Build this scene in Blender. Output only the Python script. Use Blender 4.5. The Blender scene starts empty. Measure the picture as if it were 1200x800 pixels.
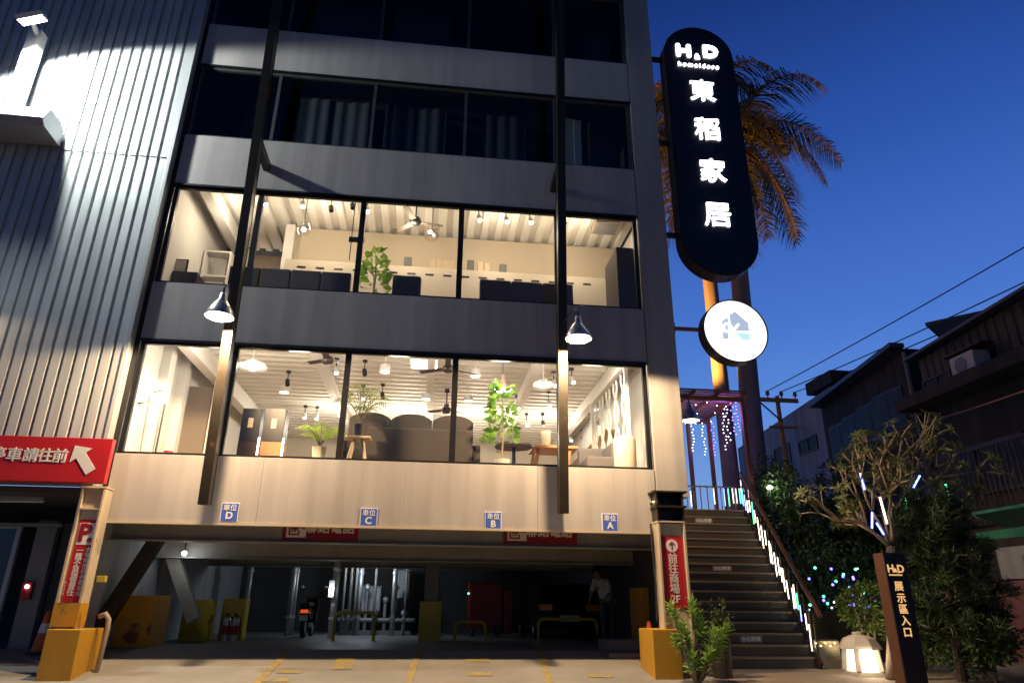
import bpy, bmesh, math, random
from mathutils import Vector, Matrix
rnd = random.Random(7)
R_ = math.radians
S = bpy.context.scene
COL = S.collection
# ------------------------------------------------------------------ camera
CAMP = Vector((5.681, -12.993, 1.5)); YAW, PIT, ROL, FPX = R_(-6.602), R_(21.254), R_(0.508), 800.0
cd = bpy.data.cameras.new('camera'); cd.sensor_width = 36; cd.lens = 36*FPX/1200; cd.clip_end = 3000; cd.clip_start = .05
cam = bpy.data.objects.new('camera', cd); COL.objects.link(cam); S.camera = cam
cy, sy, cp, sp = math.cos(YAW), math.sin(YAW), math.cos(PIT), math.sin(PIT)
FW = Vector((-sy*cp, cy*cp, sp)); RT0 = Vector((cy, sy, 0)); UP0 = RT0.cross(FW)
RT = math.cos(ROL)*RT0 + math.sin(ROL)*UP0; UPV = -math.sin(ROL)*RT0 + math.cos(ROL)*UP0
cam.matrix_world = Matrix.Translation(CAMP) @ Matrix((RT, UPV, -FW)).transposed().to_4x4()
# ------------------------------------------------------------------ world, moonless dusk "sun", exposure
W = bpy.data.worlds.new('World'); S.world = W; W.use_nodes = True
nt = W.node_tree; nt.nodes.clear()
sky = nt.nodes.new('ShaderNodeTexSky'); sky.sky_type = 'NISHITA'; sky.sun_disc = False
sky.sun_elevation = R_(-4.0); sky.sun_rotation = R_(30); sky.ozone_density = 3
stc = nt.nodes.new('ShaderNodeTexCoord'); sxy = nt.nodes.new('ShaderNodeSeparateXYZ'); nt.links.new(stc.outputs['Generated'], sxy.inputs[0])
ramp = nt.nodes.new('ShaderNodeValToRGB'); cr = ramp.color_ramp; nt.links.new(sxy.outputs['Z'], ramp.inputs[0])   # dusk gradient with height
stops = [(0,(.30,.38,.55)),(.12,(.20,.36,.70)),(.26,(.105,.255,.70)),(.36,(.066,.185,.62)),(.57,(.023,.088,.40)),(.72,(.009,.035,.20)),(1,(.005,.014,.07))]
while len(cr.elements) < len(stops): cr.elements.new(.5)
for e,(p_,c_) in zip(cr.elements, stops): e.position = p_; e.color = (*c_,1)
mixs = nt.nodes.new('ShaderNodeMixRGB'); mixs.inputs[0].default_value = .12
nt.links.new(ramp.outputs[0], mixs.inputs[1]); nt.links.new(sky.outputs[0], mixs.inputs[2])
bg = nt.nodes.new('ShaderNodeBackground'); bg.inputs['Strength'].default_value = 1.1
ow = nt.nodes.new('ShaderNodeOutputWorld')
mry = nt.nodes.new('ShaderNodeMapRange'); mry.inputs['From Min'].default_value = -.35; mry.inputs['From Max'].default_value = .55   # darker away from the afterglow
mry.inputs['To Min'].default_value = .29; mry.inputs['To Max'].default_value = 1.0; nt.links.new(sxy.outputs['Y'], mry.inputs['Value'])
mul = nt.nodes.new('ShaderNodeMixRGB'); mul.blend_type = 'MULTIPLY'; mul.inputs[0].default_value = 1
nt.links.new(mixs.outputs[0], mul.inputs[1]); nt.links.new(mry.outputs[0], mul.inputs[2])
nt.links.new(mul.outputs[0], bg.inputs[0]); nt.links.new(bg.outputs[0], ow.inputs[0])
sd = bpy.data.lights.new('sun', 'SUN'); sd.energy = .01; sd.angle = R_(10); sd.color = (.7, .8, 1)
so = bpy.data.objects.new('sun', sd); COL.objects.link(so); so.rotation_euler = (R_(75), 0, R_(150))
S.view_settings.view_transform = 'Standard'; S.view_settings.look = 'None'; S.view_settings.exposure = 0; S.view_settings.gamma = 1
S.view_settings.use_curve_mapping = False
S.render.engine = 'CYCLES'
cc = S.cycles; cc.max_bounces = 6; cc.diffuse_bounces = 3; cc.glossy_bounces = 3; cc.transmission_bounces = 4; cc.transparent_max_bounces = 16
cc.use_denoising = True; cc.sample_clamp_indirect = 3; cc.caustics_reflective = False; cc.caustics_refractive = False

# ------------------------------------------------------------------ helpers
def ray(px, py): return FW + RT*((px-600)/FPX) + UPV*((400-py)/FPX)
def P(px, py, Y):
    d = ray(px, py); return CAMP + d*((Y-CAMP.y)/d.y)
def PZ(px, py, Z):
    d = ray(px, py); return CAMP + d*((Z-CAMP.z)/d.z)
def PX(px, py, X):
    d = ray(px, py); return CAMP + d*((X-CAMP.x)/d.x)
def sm(a, b, t):
    t = max(0, min(1, (t-a)/(b-a))); return t*t*(3-2*t)
def lerp(a, b, t): return a+(b-a)*t
FLOOR = .72
def gz(x, y):                       # height of the ground sheet
    ramp = .25*max(0, min(1, (y+9)/7.5)) if y < -1.5 else min(FLOOR, .25+.157*(y+1.5))
    side = .4*max(0, min(1, (y+9)/9.0))
    return lerp(ramp, side, max(0, min(1, (x-10.45)/.35)))
def G(px, py):
    d = ray(px, py); t = 3.0
    while t < 40:
        p = CAMP+d*t
        if p.z <= gz(p.x, p.y): return p
        t += .02
    return p

class MB:
    def __init__(s): s.v = []; s.f = []
    def add(s, vs, fs):
        n = len(s.v); s.v += [tuple(v) for v in vs]; s.f += [tuple(i+n for i in f) for f in fs]; return s
    def box(s, x0, x1, y0, y1, z0, z1):
        return s.add([(x0,y0,z0),(x1,y0,z0),(x1,y1,z0),(x0,y1,z0),(x0,y0,z1),(x1,y0,z1),(x1,y1,z1),(x0,y1,z1)],
                     [(0,3,2,1),(4,5,6,7),(0,1,5,4),(1,2,6,5),(2,3,7,6),(3,0,4,7)])
    def obox(s, c, ax, ay, az):          # oriented box: centre and three half axes
        c, ax, ay, az = Vector(c), Vector(ax), Vector(ay), Vector(az)
        vs = [c+i*ax+j*ay+k*az for k in (-1,1) for (i,j) in ((-1,-1),(1,-1),(1,1),(-1,1))]
        return s.add(vs, [(0,3,2,1),(4,5,6,7),(0,1,5,4),(1,2,6,5),(2,3,7,6),(3,0,4,7)])
    def bar(s, a, b, w, h, up=(0,0,1)):
        a, b = Vector(a), Vector(b); d = (b-a); L = d.length; d.normalize(); u = Vector(up)
        x = d.cross(u)
        if x.length < 1e-4: x = d.cross(Vector((1,0,0)))
        x.normalize(); z = x.cross(d)
        return s.obox((a+b)/2, x*w/2, d*L/2, z*h/2)
    def tube(s, pts, r, n=8, cap=True):
        pts = [Vector(p) for p in pts]; rs = r if isinstance(r, (list, tuple)) else [r]*len(pts)
        base = len(s.v); ref = None
        for i, p in enumerate(pts):
            d = (pts[min(i+1, len(pts)-1)]-pts[max(i-1, 0)]).normalized()
            if ref is None:
                ref = d.orthogonal().normalized()
            ref = (ref-d*ref.dot(d)); ref = ref.normalized() if ref.length > 1e-5 else d.orthogonal().normalized()
            q = d.cross(ref)
            for k in range(n):
                a = 2*math.pi*k/n; s.v.append(tuple(p+(ref*math.cos(a)+q*math.sin(a))*rs[i]))
        for i in range(len(pts)-1):
            for k in range(n):
                a = base+i*n+k; b = base+i*n+(k+1) % n
                s.f.append((a, b, b+n, a+n))
        if cap:
            s.f.append(tuple(base+k for k in reversed(range(n)))); s.f.append(tuple(base+(len(pts)-1)*n+k for k in range(n)))
        return s
    def lathe(s, prof, c, n=20, axis=(0,0,1)):   # profile of (radius, height)
        ax = Vector(axis).normalized(); u = ax.orthogonal().normalized(); w = ax.cross(u); c = Vector(c); base = len(s.v)
        for r, h in prof:
            for k in range(n):
                a = 2*math.pi*k/n; s.v.append(tuple(c+ax*h+(u*math.cos(a)+w*math.sin(a))*max(r, 1e-4)))
        for i in range(len(prof)-1):
            for k in range(n):
                a = base+i*n+k; b = base+i*n+(k+1) % n; s.f.append((a, b, b+n, a+n))
        return s
    def prism(s, poly, y0, y1):          # polygon in XZ pushed along Y
        n = len(poly)
        return s.add([(x,y0,z) for x,z in poly]+[(x,y1,z) for x,z in poly],
                     [tuple(range(n)), tuple(reversed(range(n,2*n)))]+[(i,n+i,n+(i+1)%n,(i+1)%n) for i in range(n)])
    def ball(s, c, r, n=10, m=7, sz=1):
        return s.lathe([(r*math.sin(math.pi*i/m), -r*sz*math.cos(math.pi*i/m)) for i in range(m+1)], c, n)
    def build(s, name, mat, parent=None, bevel=0, smooth=False, seg=2):
        me = bpy.data.meshes.new(name)
        o0 = origin(parent)
        me.from_pydata([(x-o0.x, y-o0.y, z-o0.z) for x,y,z in s.v], [], s.f); me.materials.append(mat)
        b = bmesh.new(); b.from_mesh(me)
        if bevel:
            bmesh.ops.bevel(b, geom=list(b.edges), offset=bevel, segments=seg, affect='EDGES', profile=.6)
        if bevel or smooth is not None: bmesh.ops.recalc_face_normals(b, faces=b.faces)
        b.to_mesh(me); b.free()
        if smooth:
            for p in me.polygons: p.use_smooth = True
        o = bpy.data.objects.new(name, me); COL.objects.link(o)
        if parent: o.parent = parent
        return o
ORG = {}
def origin(o):
    while o is not None:
        if o.name in ORG: return ORG[o.name]
        o = o.parent
    return Vector((0,0,0))
def tag(o, label, cat, group=None, kind=None):
    o['label'] = label; o['category'] = cat
    if group: o['group'] = group
    if kind: o['kind'] = kind
    return o
def struct(o, label=None): o['kind'] = 'structure'; return o
def thing(name, label, cat, loc=(0,0,0), group=None):
    o = bpy.data.objects.new(name, None); COL.objects.link(o); o.empty_display_size = .2
    o.location = loc; ORG[o.name] = Vector(loc); return tag(o, label, cat, group)
def copy_tree(o, loc=None, label=None, rz=None, parent=None):
    c = o.copy(); COL.objects.link(c)
    if parent: c.parent = parent
    if loc is not None: c.location = loc
    if rz is not None: c.rotation_euler = (0,0,rz)
    if label: c['label'] = label
    for ch in list(o.children): copy_tree(ch, parent=c)
    return c
def text(body, size, loc, mat, parent, name='lettering', bold=.0, ext=.003, rot=(math.pi/2,0,0), spacing=1.0, sx=1.0, line=1.0, fit=None):
    c = bpy.data.curves.new('t', 'FONT'); c.body = body; c.size = size; c.align_x = 'CENTER'; c.align_y = 'CENTER'
    c.extrude = ext; c.space_character = spacing; c.space_line = line; c.resolution_u = 3
    t = bpy.data.objects.new('t', c); COL.objects.link(t); dg = bpy.context.evaluated_depsgraph_get()
    me = bpy.data.meshes.new_from_object(t.evaluated_get(dg)); bpy.data.objects.remove(t)
    from mathutils import Euler
    xs_ = [v.co.x for v in me.vertices]
    if fit: sx = fit/(max(xs_)-min(xs_))
    b = bmesh.new()
    offs = [(0,0)] if not bold else [(0,0),(bold,0),(-bold,0),(0,bold),(0,-bold),(bold*.7,bold*.7),(-bold*.7,bold*.7),(bold*.7,-bold*.7),(-bold*.7,-bold*.7)]
    for k,(dx,dz) in enumerate(offs):                    # a heavier weight: copies of the outline stepped by a hair
        m2 = me.copy(); M_ = Matrix.Translation(Vector(loc)-origin(parent)+Vector((dx,.0004*k,dz))) @ Euler(rot).to_matrix().to_4x4() @ Matrix.Diagonal((sx,1,1,1))
        m2.transform(M_); b.from_mesh(m2); bpy.data.meshes.remove(m2)
    b.to_mesh(me); b.free(); me.materials.clear(); me.materials.append(mat); me.name = name
    o = bpy.data.objects.new(name, me); COL.objects.link(o); o.parent = parent
    return o

# ------------------------------------------------------------------ materials
def mat(name, col, rough=.6, metal=0., var=.12, scale=4., streak=0., bump=0., spec=.5, fine=0., rust=0., trans=0., wear=0.):
    m = bpy.data.materials.new(name); m.use_nodes = True; n = m.node_tree.nodes; l = m.node_tree.links
    b = n['Principled BSDF']; b.inputs['Roughness'].default_value = rough; b.inputs['Metallic'].default_value = metal
    b.inputs['Specular IOR Level'].default_value = spec
    tc = n.new('ShaderNodeTexCoord'); nz = n.new('ShaderNodeTexNoise'); nz.inputs['Scale'].default_value = scale; nz.inputs['Detail'].default_value = 5
    l.new(tc.outputs['Object'], nz.inputs['Vector'])
    mx = n.new('ShaderNodeMixRGB'); mx.inputs[1].default_value = (*[c*(1-var) for c in col],1); mx.inputs[2].default_value = (*[min(1,c*(1+var)) for c in col],1)
    l.new(nz.outputs['Fac'], mx.inputs[0]); out = mx.outputs[0]
    if streak:
        mp = n.new('ShaderNodeMapping'); mp.inputs['Scale'].default_value = (2.3,2.3,.16); l.new(tc.outputs['Object'], mp.inputs[0])
        n2 = n.new('ShaderNodeTexNoise'); n2.inputs['Scale'].default_value = 1.6; n2.inputs['Detail'].default_value = 6; l.new(mp.outputs[0], n2.inputs['Vector'])
        cr = n.new('ShaderNodeValToRGB'); cr.color_ramp.elements[0].position = .38; cr.color_ramp.elements[1].position = .62
        cr.color_ramp.elements[0].color = (1-streak,)*3+(1,); cr.color_ramp.elements[1].color = (1,1,1,1); l.new(n2.outputs['Fac'], cr.inputs[0])
        m2 = n.new('ShaderNodeMixRGB'); m2.blend_type = 'MULTIPLY'; m2.inputs[0].default_value = 1; l.new(out, m2.inputs[1]); l.new(cr.outputs[0], m2.inputs[2]); out = m2.outputs[0]
    if rust:
        n3 = n.new('ShaderNodeTexNoise'); n3.inputs['Scale'].default_value = 2.3; n3.inputs['Detail'].default_value = 8; l.new(tc.outputs['Object'], n3.inputs['Vector'])
        c3 = n.new('ShaderNodeValToRGB'); c3.color_ramp.elements[0].position = 1-rust; c3.color_ramp.elements[1].position = min(1,1.06-rust); l.new(n3.outputs['Fac'], c3.inputs[0])
        m3 = n.new('ShaderNodeMixRGB'); m3.inputs[2].default_value = (.16,.06,.02,1); l.new(c3.outputs[0], m3.inputs[0]); l.new(out, m3.inputs[1]); out = m3.outputs[0]
    if wear:
        n5 = n.new('ShaderNodeTexNoise'); n5.inputs['Scale'].default_value = 7; n5.inputs['Detail'].default_value = 9; l.new(tc.outputs['Object'], n5.inputs['Vector'])
        c5 = n.new('ShaderNodeValToRGB'); c5.color_ramp.elements[0].position = wear-.06; c5.color_ramp.elements[1].position = wear+.05; l.new(n5.outputs['Fac'], c5.inputs[0])
        m5 = n.new('ShaderNodeMixRGB'); m5.inputs[2].default_value = (.24,.225,.20,1); l.new(c5.outputs[0], m5.inputs[0]); l.new(out, m5.inputs[1]); out = m5.outputs[0]
    l.new(out, b.inputs['Base Color'])
    if fine or bump:
        n4 = n.new('ShaderNodeTexNoise'); n4.inputs['Scale'].default_value = 40 if not fine else fine; n4.inputs['Detail'].default_value = 4; l.new(tc.outputs['Object'], n4.inputs['Vector'])
        bp = n.new('ShaderNodeBump'); bp.inputs['Strength'].default_value = bump or .1; bp.inputs['Distance'].default_value = .02; l.new(n4.outputs['Fac'], bp.inputs['Height']); l.new(bp.outputs[0], b.inputs['Normal'])
    # roughness variation
    mr = n.new('ShaderNodeMapRange'); mr.inputs['To Min'].default_value = max(.03, rough-.12); mr.inputs['To Max'].default_value = min(1, rough+.12); l.new(nz.outputs['Fac'], mr.inputs['Value']); l.new(mr.outputs[0], b.inputs['Roughness'])
    if trans: b.inputs['Transmission Weight'].default_value = trans
    return m
def emis(name, col, st):
    m = bpy.data.materials.new(name); m.use_nodes = True; n = m.node_tree.nodes; b = n['Principled BSDF']
    b.inputs['Base Color'].default_value = (*col,1); b.inputs['Emission Color'].default_value = (*col,1); b.inputs['Emission Strength'].default_value = st; b.inputs['Roughness'].default_value = .5
    return m
def glass(name, tint=(1,1,1), ior=1.45, boost=1.0):
    m = bpy.data.materials.new(name); m.use_nodes = True; n = m.node_tree.nodes; l = m.node_tree.links; n.clear()
    o = n.new('ShaderNodeOutputMaterial'); t = n.new('ShaderNodeBsdfTransparent'); t.inputs[0].default_value = (*tint,1)
    g = n.new('ShaderNodeBsdfGlossy'); g.inputs['Roughness'].default_value = .015; g.inputs[0].default_value = (.95,.97,1,1)
    lw = n.new('ShaderNodeLayerWeight'); lw.inputs[0].default_value = .5; x = n.new('ShaderNodeMixShader')
    pw = n.new('ShaderNodeMath'); pw.operation = 'POWER'; pw.inputs[1].default_value = 5; l.new(lw.outputs['Facing'], pw.inputs[0])
    r0 = ((ior-1)/(ior+1))**2*1.8; f = n.new('ShaderNodeMath'); f.operation = 'MULTIPLY_ADD'; f.inputs[1].default_value = 1-r0; f.inputs[2].default_value = r0; l.new(pw.outputs[0], f.inputs[0])
    l.new(f.outputs[0], x.inputs[0]); l.new(t.outputs[0], x.inputs[1]); l.new(g.outputs[0], x.inputs[2]); l.new(x.outputs[0], o.inputs[0])
    return m
def leafmat(name, col, var=.35, tl=.3, rough=.45):
    m = bpy.data.materials.new(name); m.use_nodes = True; n = m.node_tree.nodes; l = m.node_tree.links; b = n['Principled BSDF']
    b.inputs['Roughness'].default_value = rough
    g = n.new('ShaderNodeNewGeometry'); mx = n.new('ShaderNodeMixRGB')
    mx.inputs[1].default_value = (col[0]*(1-var), col[1]*(1-var), col[2]*(1-var),1); mx.inputs[2].default_value = (col[0]*(1+1.3*var), col[1]*(1+var), col[2]*(1+.5*var),1)
    l.new(g.outputs['Random Per Island'], mx.inputs[0]); l.new(mx.outputs[0], b.inputs['Base Color'])
    t = n.new('ShaderNodeBsdfTranslucent'); l.new(mx.outputs[0], t.inputs[0]); x = n.new('ShaderNodeMixShader'); x.inputs[0].default_value = tl
    o = n['Material Output']; l.new(b.outputs[0], x.inputs[1]); l.new(t.outputs[0], x.inputs[2]); l.new(x.outputs[0], o.inputs[0])
    return m
M = dict(
    panel=mat('painted panel', (.45,.42,.40), .5, .0, .10, .9, streak=.17, bump=.03),
    concrete=mat('pier render', (.42,.40,.38), .75, 0, .12, 2.5, streak=.14, bump=.12),
    corr=mat('corrugated steel', (.52,.54,.54), .42, .25, .10, .8, streak=.20),
    blackframe=mat('black window frame', (.012,.012,.013), .4, .2, .2),
    greyframe=mat('grey mullion', (.07,.075,.08), .45, .2, .2),
    blacksteel=mat('black steel', (.034,.026,.017), .45, .3, .25, 3, rust=.36),
    white=mat('white paint', (.78,.76,.72), .6, 0, .04, 2),
    deck=mat('white ceiling deck', (.80,.77,.71), .55, 0, .03, 2),
    cream=mat('cream wall', (.70,.62,.50), .7, 0, .04, 2),
    tan=mat('taupe wall', (.30,.235,.18), .7, 0, .05, 2),
    woodfloor=mat('interior floor', (.32,.22,.14), .4, 0, .2, 6),
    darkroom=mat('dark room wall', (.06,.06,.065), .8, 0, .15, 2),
    ground=mat('worn concrete', (.26,.245,.22), .8, 0, .38, 1.1, bump=.25, fine=30),
    garagefloor=mat('garage slab', (.20,.205,.21), .5, 0, .2, 1.2, bump=.08),
    yellow=mat('yellow guard paint', (.50,.26,.02), .55, 0, .25, 2.2, rust=.36, bump=.06),
    yellow2=mat('yellow plinth paint', (.55,.40,.03), .5, 0, .22, 2.5, rust=.38),
    line=mat('worn yellow marking', (.34,.26,.09), .8, 0, .35, 9, wear=.56),
    steelcream=mat('cream steel column', (.55,.46,.34), .5, .0, .10, 3, rust=.33),
    red=mat('red sign', (.52,.018,.022), .35, 0, .06, 2),
    darkred=mat('dark red sign', (.30,.012,.02), .4, 0, .08, 2),
    signwhite=mat('white lettering', (.80,.78,.75), .5, 0, .03),
    blue=mat('blue sign', (.06,.13,.55), .4, 0, .05),
    galv=mat('galvanised steel', (.42,.43,.44), .4, .6, .18, 5),
    grey=mat('grey painted steel', (.22,.22,.215), .55, .2, .12, 4),
    beam=mat('painted beam', (.34,.33,.30), .55, 0, .12, 3, streak=.12),
    black=mat('black plastic', (.015,.015,.016), .4, 0, .2),
    signblack=mat('black sign face', (.010,.009,.018), .3, 0, .1),
    alu=mat('spun aluminium', (.72,.70,.66), .28, .85, .08, 8),
    darkbrown=mat('dark brown steel', (.045,.028,.02), .45, .2, .2, 4),
    stepm=mat('brown step plate', (.065,.052,.040), .6, .1, .25, 5, bump=.1),
    nosing=mat('step nosing', (.20,.15,.11), .5, .2, .2, 6),
    rustwood=mat('red brown timber', (.30,.13,.065), .6, 0, .2, 5),
    palmtrunk=mat('palm trunk', (.30,.27,.24), .8, 0, .25, 2.5, streak=.35, bump=.2, fine=12),
    sofa=mat('charcoal fabric', (.058,.047,.039), .9, 0, .15, 18, bump=.2, fine=160),
    sofagrey=mat('grey fabric', (.16,.15,.15), .9, 0, .12, 18, bump=.2, fine=160),
    greyfab=mat('brown grey headboard', (.085,.07,.06), .9, 0, .12, 10, bump=.2, fine=140),
    oak=mat('oak wood', (.45,.22,.09), .45, 0, .2, 7),
    palewood=mat('pale wood', (.62,.48,.30), .5, 0, .12, 7),
    pot=mat('pale pot', (.62,.58,.50), .5, 0, .08),
    darkpot=mat('dark pot', (.05,.04,.035), .6, 0, .2),
    brushed=mat('brushed steel', (.55,.52,.47), .3, .9, .1, 7),
    stone=mat('pale lantern stone', (.50,.46,.40), .8, 0, .12, 8, bump=.2),
    hill=mat('weathered render', (.20,.20,.21), .85, 0, .2, 1.2, streak=.35, bump=.1),
    pale=mat('pale blue grey render', (.36,.38,.42), .85, 0, .12, 1.2, streak=.25),
    brownwall=mat('brown corrugated wall', (.125,.105,.08), .7, .1, .2, 1.2, streak=.35),
    ledge=mat('soot dark concrete', (.05,.045,.04), .85, 0, .3, 1.2, streak=.4),
    roof=mat('metal roof', (.10,.12,.16), .5, .4, .1, 2),
    winblack=mat('old window', (.010,.012,.016), .55, 0, .3),
    green=mat('green awning', (.03,.22,.14), .6, 0, .15, 3, streak=.2),
    pinkwall=mat('pink tiled wall', (.22,.10,.12), .5, 0, .15, 5),
    bark=mat('grey bark', (.22,.17,.12), .85, 0, .25, 9, bump=.3),
    darkbark=mat('dark bark', (.07,.05,.035), .9, 0, .25, 9, bump=.3),
    cable=mat('black cable', (.02,.02,.022), .6, 0, .2),
    crossarm=mat('warm lit timber', (.62,.30,.10), .8, 0, .25, 6),  # warm light on pole and crossarms is put into this orange
    porcelain=mat('porcelain', (.35,.20,.12), .35, 0, .1),
    curtaincloth=mat('grey curtain', (.055,.06,.07), .9, 0, .15, 3), creamshade=mat('shaded cream wall', (.52,.44,.33), .7, 0, .04, 2), handrail=mat('brown handrail', (.085,.036,.02), .45, 0, .2, 6), skin=mat('skin', (.45,.27,.19), .55, 0, .05), hair=mat('black hair', (.012,.01,.01), .5),
    shirt=mat('white shirt', (.72,.72,.74), .85, 0, .06, 8), trousers=mat('grey trousers', (.10,.11,.12), .85, 0, .1, 8),
    carpaint=mat('black car paint', (.012,.012,.014), .22, .2, .1), tyre=mat('tyre rubber', (.014,.014,.014), .85),
    carglass=mat('car window', (.01,.012,.014), .08), plate=mat('number plate', (.6,.6,.58), .5),
    lampred=mat('red lamp lens', (.4,.02,.02), .25), lampamber=mat('amber lens', (.7,.25,.03), .25), orange=mat('orange plastic', (.6,.12,.02), .5),
    redbox=mat('red enamel', (.30,.015,.018), .4, 0, .12), pvc=mat('pvc pipe', (.34,.27,.19), .5, 0, .1),
    wallwhite=mat('garage side wall', (.42,.44,.47), .7, 0, .1, 1.5, streak=.2), paving=mat('stone paving', (.24,.19,.14), .75, 0, .22, 3, bump=.2, fine=25),
    soil=mat('soil', (.05,.035,.025), .95, 0, .3, 10),
)
G_CLEAR = glass('clear window glass', (.97,.98,.97)); G_DARK = glass('dim window glass', (.66,.72,.74), 1.34)
LWARM = emis('warm lamp', (1,.80,.55), 9); LWHITE = emis('white lamp', (1,.93,.82), 14); LFLOOD = emis('flood lamp', (1,1,1), 30)
LLET = emis('sign letter', (.93,.94,1), 5); LROUND = emis('round sign face', (1,1,1), 1.7)
LLOGO = emis('logo grey', (.44,.52,.66), .95); LTEAL = emis('logo teal', (.55,.92,.90), .95); LGOLD = emis('gold letter', (1,.60,.22), .75)

exec_parts = []
# ================================================================== GROUND
def sheet(xs, ys, zf, name, m, off=0):
    b = MB(); nx = len(xs)
    vs = [(x,y,zf(x,y)+off) for y in ys for x in xs]
    b.add(vs, [(j*nx+i, j*nx+i+1, (j+1)*nx+i+1, (j+1)*nx+i) for j in range(len(ys)-1) for i in range(nx-1)])
    return b.build(name, m, smooth=None)
xs = [-900,-60,-20,-8]+[-4+i for i in range(14)]+[10.45,10.62,10.8,12,14,18,30,80,900]
ys = [-900,-60,-30,-15,-9,-6,-4,-2.5,-1.5,-.5,.5,1.0,1.494,1.6,3,12,40,900]
struct(sheet(xs, ys, gz, 'ground', M['ground']))
# garage slab, paving as sheets just above
struct(sheet([-3.2+i*.5 for i in range(28)], [1.5+i*.5 for i in range(24)], lambda x,y: FLOOR, 'garage_floor', M['garagefloor'], .005))
struct(sheet([10.85+i*.4 for i in range(16)], [-5+i*.4 for i in range(16)], gz, 'paving', M['paving'], .006))
# worn yellow bay lines
def line_strip(p, q, w):
    b = MB(); n = 14
    d = Vector((q.x-p.x, q.y-p.y, 0)).normalized(); s = Vector((d.y,-d.x,0))*w/2
    vs = []
    for i in range(n+1):
        c = p.lerp(q, i/n)
        for sg in (-1,1):
            e = c+s*sg; vs.append((e.x, e.y, gz(e.x,e.y)+.009))
    b.add(vs, [(2*i,2*i+1,2*i+3,2*i+2) for i in range(n)]); return b
def bayline(a, b_, ext0, ext1, w=.13):
    p, q = G(*a), G(*b_); d = (q-p).normalized()
    return line_strip(p-d*ext0, q+d*ext1, w).build('bay_line', M['line'], smooth=None)
for k,(a,b_) in enumerate([((341,761),(301,800)),((494,759),(478,800)),((628,757),(644,800))]):
    struct(bayline(a, b_, 1.0, 2.5))
for k,(px,py,w,h) in enumerate([(340,787,.4,.2),(324,797,.4,.2),(404,776,.32,1.0),(562,790,.42,.22),(560,774,.42,.2),(703,792,.42,.22)]):
    p = G(px,py); o = line_strip(p+Vector((0,-h/2,0)), p+Vector((0,h/2,0)), w).build('yellow_ground_mark', M['line'], smooth=None); struct(o)

# ================================================================== STORE BUILDING
ZB = [(2.86,4.04),(6.27,7.48),(9.79,11.04),(12.99,14.19),(16.35,18.2)]
WINZ = [(4.04,6.27),(7.48,9.79),(11.04,12.99),(14.19,16.35)]
GX = [0,1.77,3.93,6.05,8.17,10.0]
store = thing('store_building', 'grey panelled five storey shop building with two lit glass floors above an open garage', 'building', (5.3,0,0))
for i,(z0,z1) in enumerate(ZB):
    b = MB(); seams = [-.02, 2.6, 5.2, 7.7, 10.02]
    for a,c in zip(seams[:-1], seams[1:]): b.box(a+.0015, c-.0015, 0, .14, z0, z1)
    sp_ = b.build('fascia' if i==0 else 'spandrel', M['panel'], store, bevel=.003, seg=1)
    t = MB().box(-.02,10.02,-.025,.10,z0-.045,z0-.002)          # drip flashing along its lower edge
    t.build('drip_edge', M['steelcream'] if i==0 else M['blackframe'], sp_)
    if i==0:
        MB().box(-.02,10.02,.142,.32,z0+.0,z0+.25).build('edge_beam', M['beam'], sp_)
for (z0,z1),fm,gm,mw in zip(WINZ,[M['blackframe']]*2+[M['greyframe']]*2,[G_CLEAR]*2+[G_DARK]*2,[.115,.115,.07,.07]):
    for a,c in zip(GX[:-1], GX[1:]):
        b = MB(); w = mw/2
        a_, c_ = a+(.0 if a==0 else -w+.001), c+(0 if c==10 else w-.001)
        b.box(a_, a+w+(.03 if a==0 else 0), .03,.11,z0+.002,z1-.002); b.box(c-w-(.03 if c==10 else 0), c_, .031,.11,z0+.002,z1-.002)
        b.box(a+w,c-w,.032,.108,z0+.002,z0+.045); b.box(a+w,c-w,.032,.108,z1-.10,z1-.002)
        fr = b.build('window', fm, store)
        MB().add([(a+w,.07,z0+.04),(c-w,.07,z0+.04),(c-w,.07,z1-.09),(a+w,.07,z1-.09)],[(0,1,2,3)]).build('pane', gm, fr, smooth=None)
# right pier and side wall, left strip for the shaded gap, roof
MB().box(10.04,10.68,-.004,.4,3.52,18.2).build('pier', M['concrete'], store, bevel=.01)
MB().box(10.5,10.66,.404,12,.3,18.2).build('side_wall', M['concrete'], store)
MB().box(-.36,-.03,.05,.3,2.9,18.2).build('shade_strip', M['black'], store)  # black strip: the shade of the gap is put into its colour
MB().box(-.36,-.2,.31,12,.3,18.2).build('party_wall', M['wallwhite'], store)
MB().box(-.36,10.66,0,12,18.21,18.4).build('roof', M['grey'], store)
# floors and ceilings
def deck_x(y0,y1,x0,x1,z,pitch,depth,name,m,par,along='x'):
    prof = []
    L0, L1 = (y0,y1) if along=='x' else (x0,x1); t = L0
    while t < L1-1e-6:
        for f,dz in ((0,0),(.42,0),(.52,depth),(.90,depth)):
            if t+f*pitch < L1: prof.append((t+f*pitch, z+dz))
        t += pitch
    b = MB(); n = len(prof)
    if along=='x': vs = [(x0,a,h) for a,h in prof]+[(x1,a,h) for a,h in prof]
    else: vs = [(a,y0,h) for a,h in prof]+[(a,y1,h) for a,h in prof]
    b.add(vs,[(i,i+1,n+i+1,n+i) for i in range(n-1)])
    return b.build(name,m,par,smooth=None)
BK = 11.0
MB().box(-.19,10.49,.16,BK,3.80,3.98).build('floor_slab', M['woodfloor'], store)
MB().box(-.19,10.49,.16,BK,7.22,7.40).build('floor_slab', M['woodfloor'], store)
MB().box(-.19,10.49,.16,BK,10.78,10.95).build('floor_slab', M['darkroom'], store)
MB().box(-.19,10.49,.16,BK,14.0,14.12).build('floor_slab', M['darkroom'], store)
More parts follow.
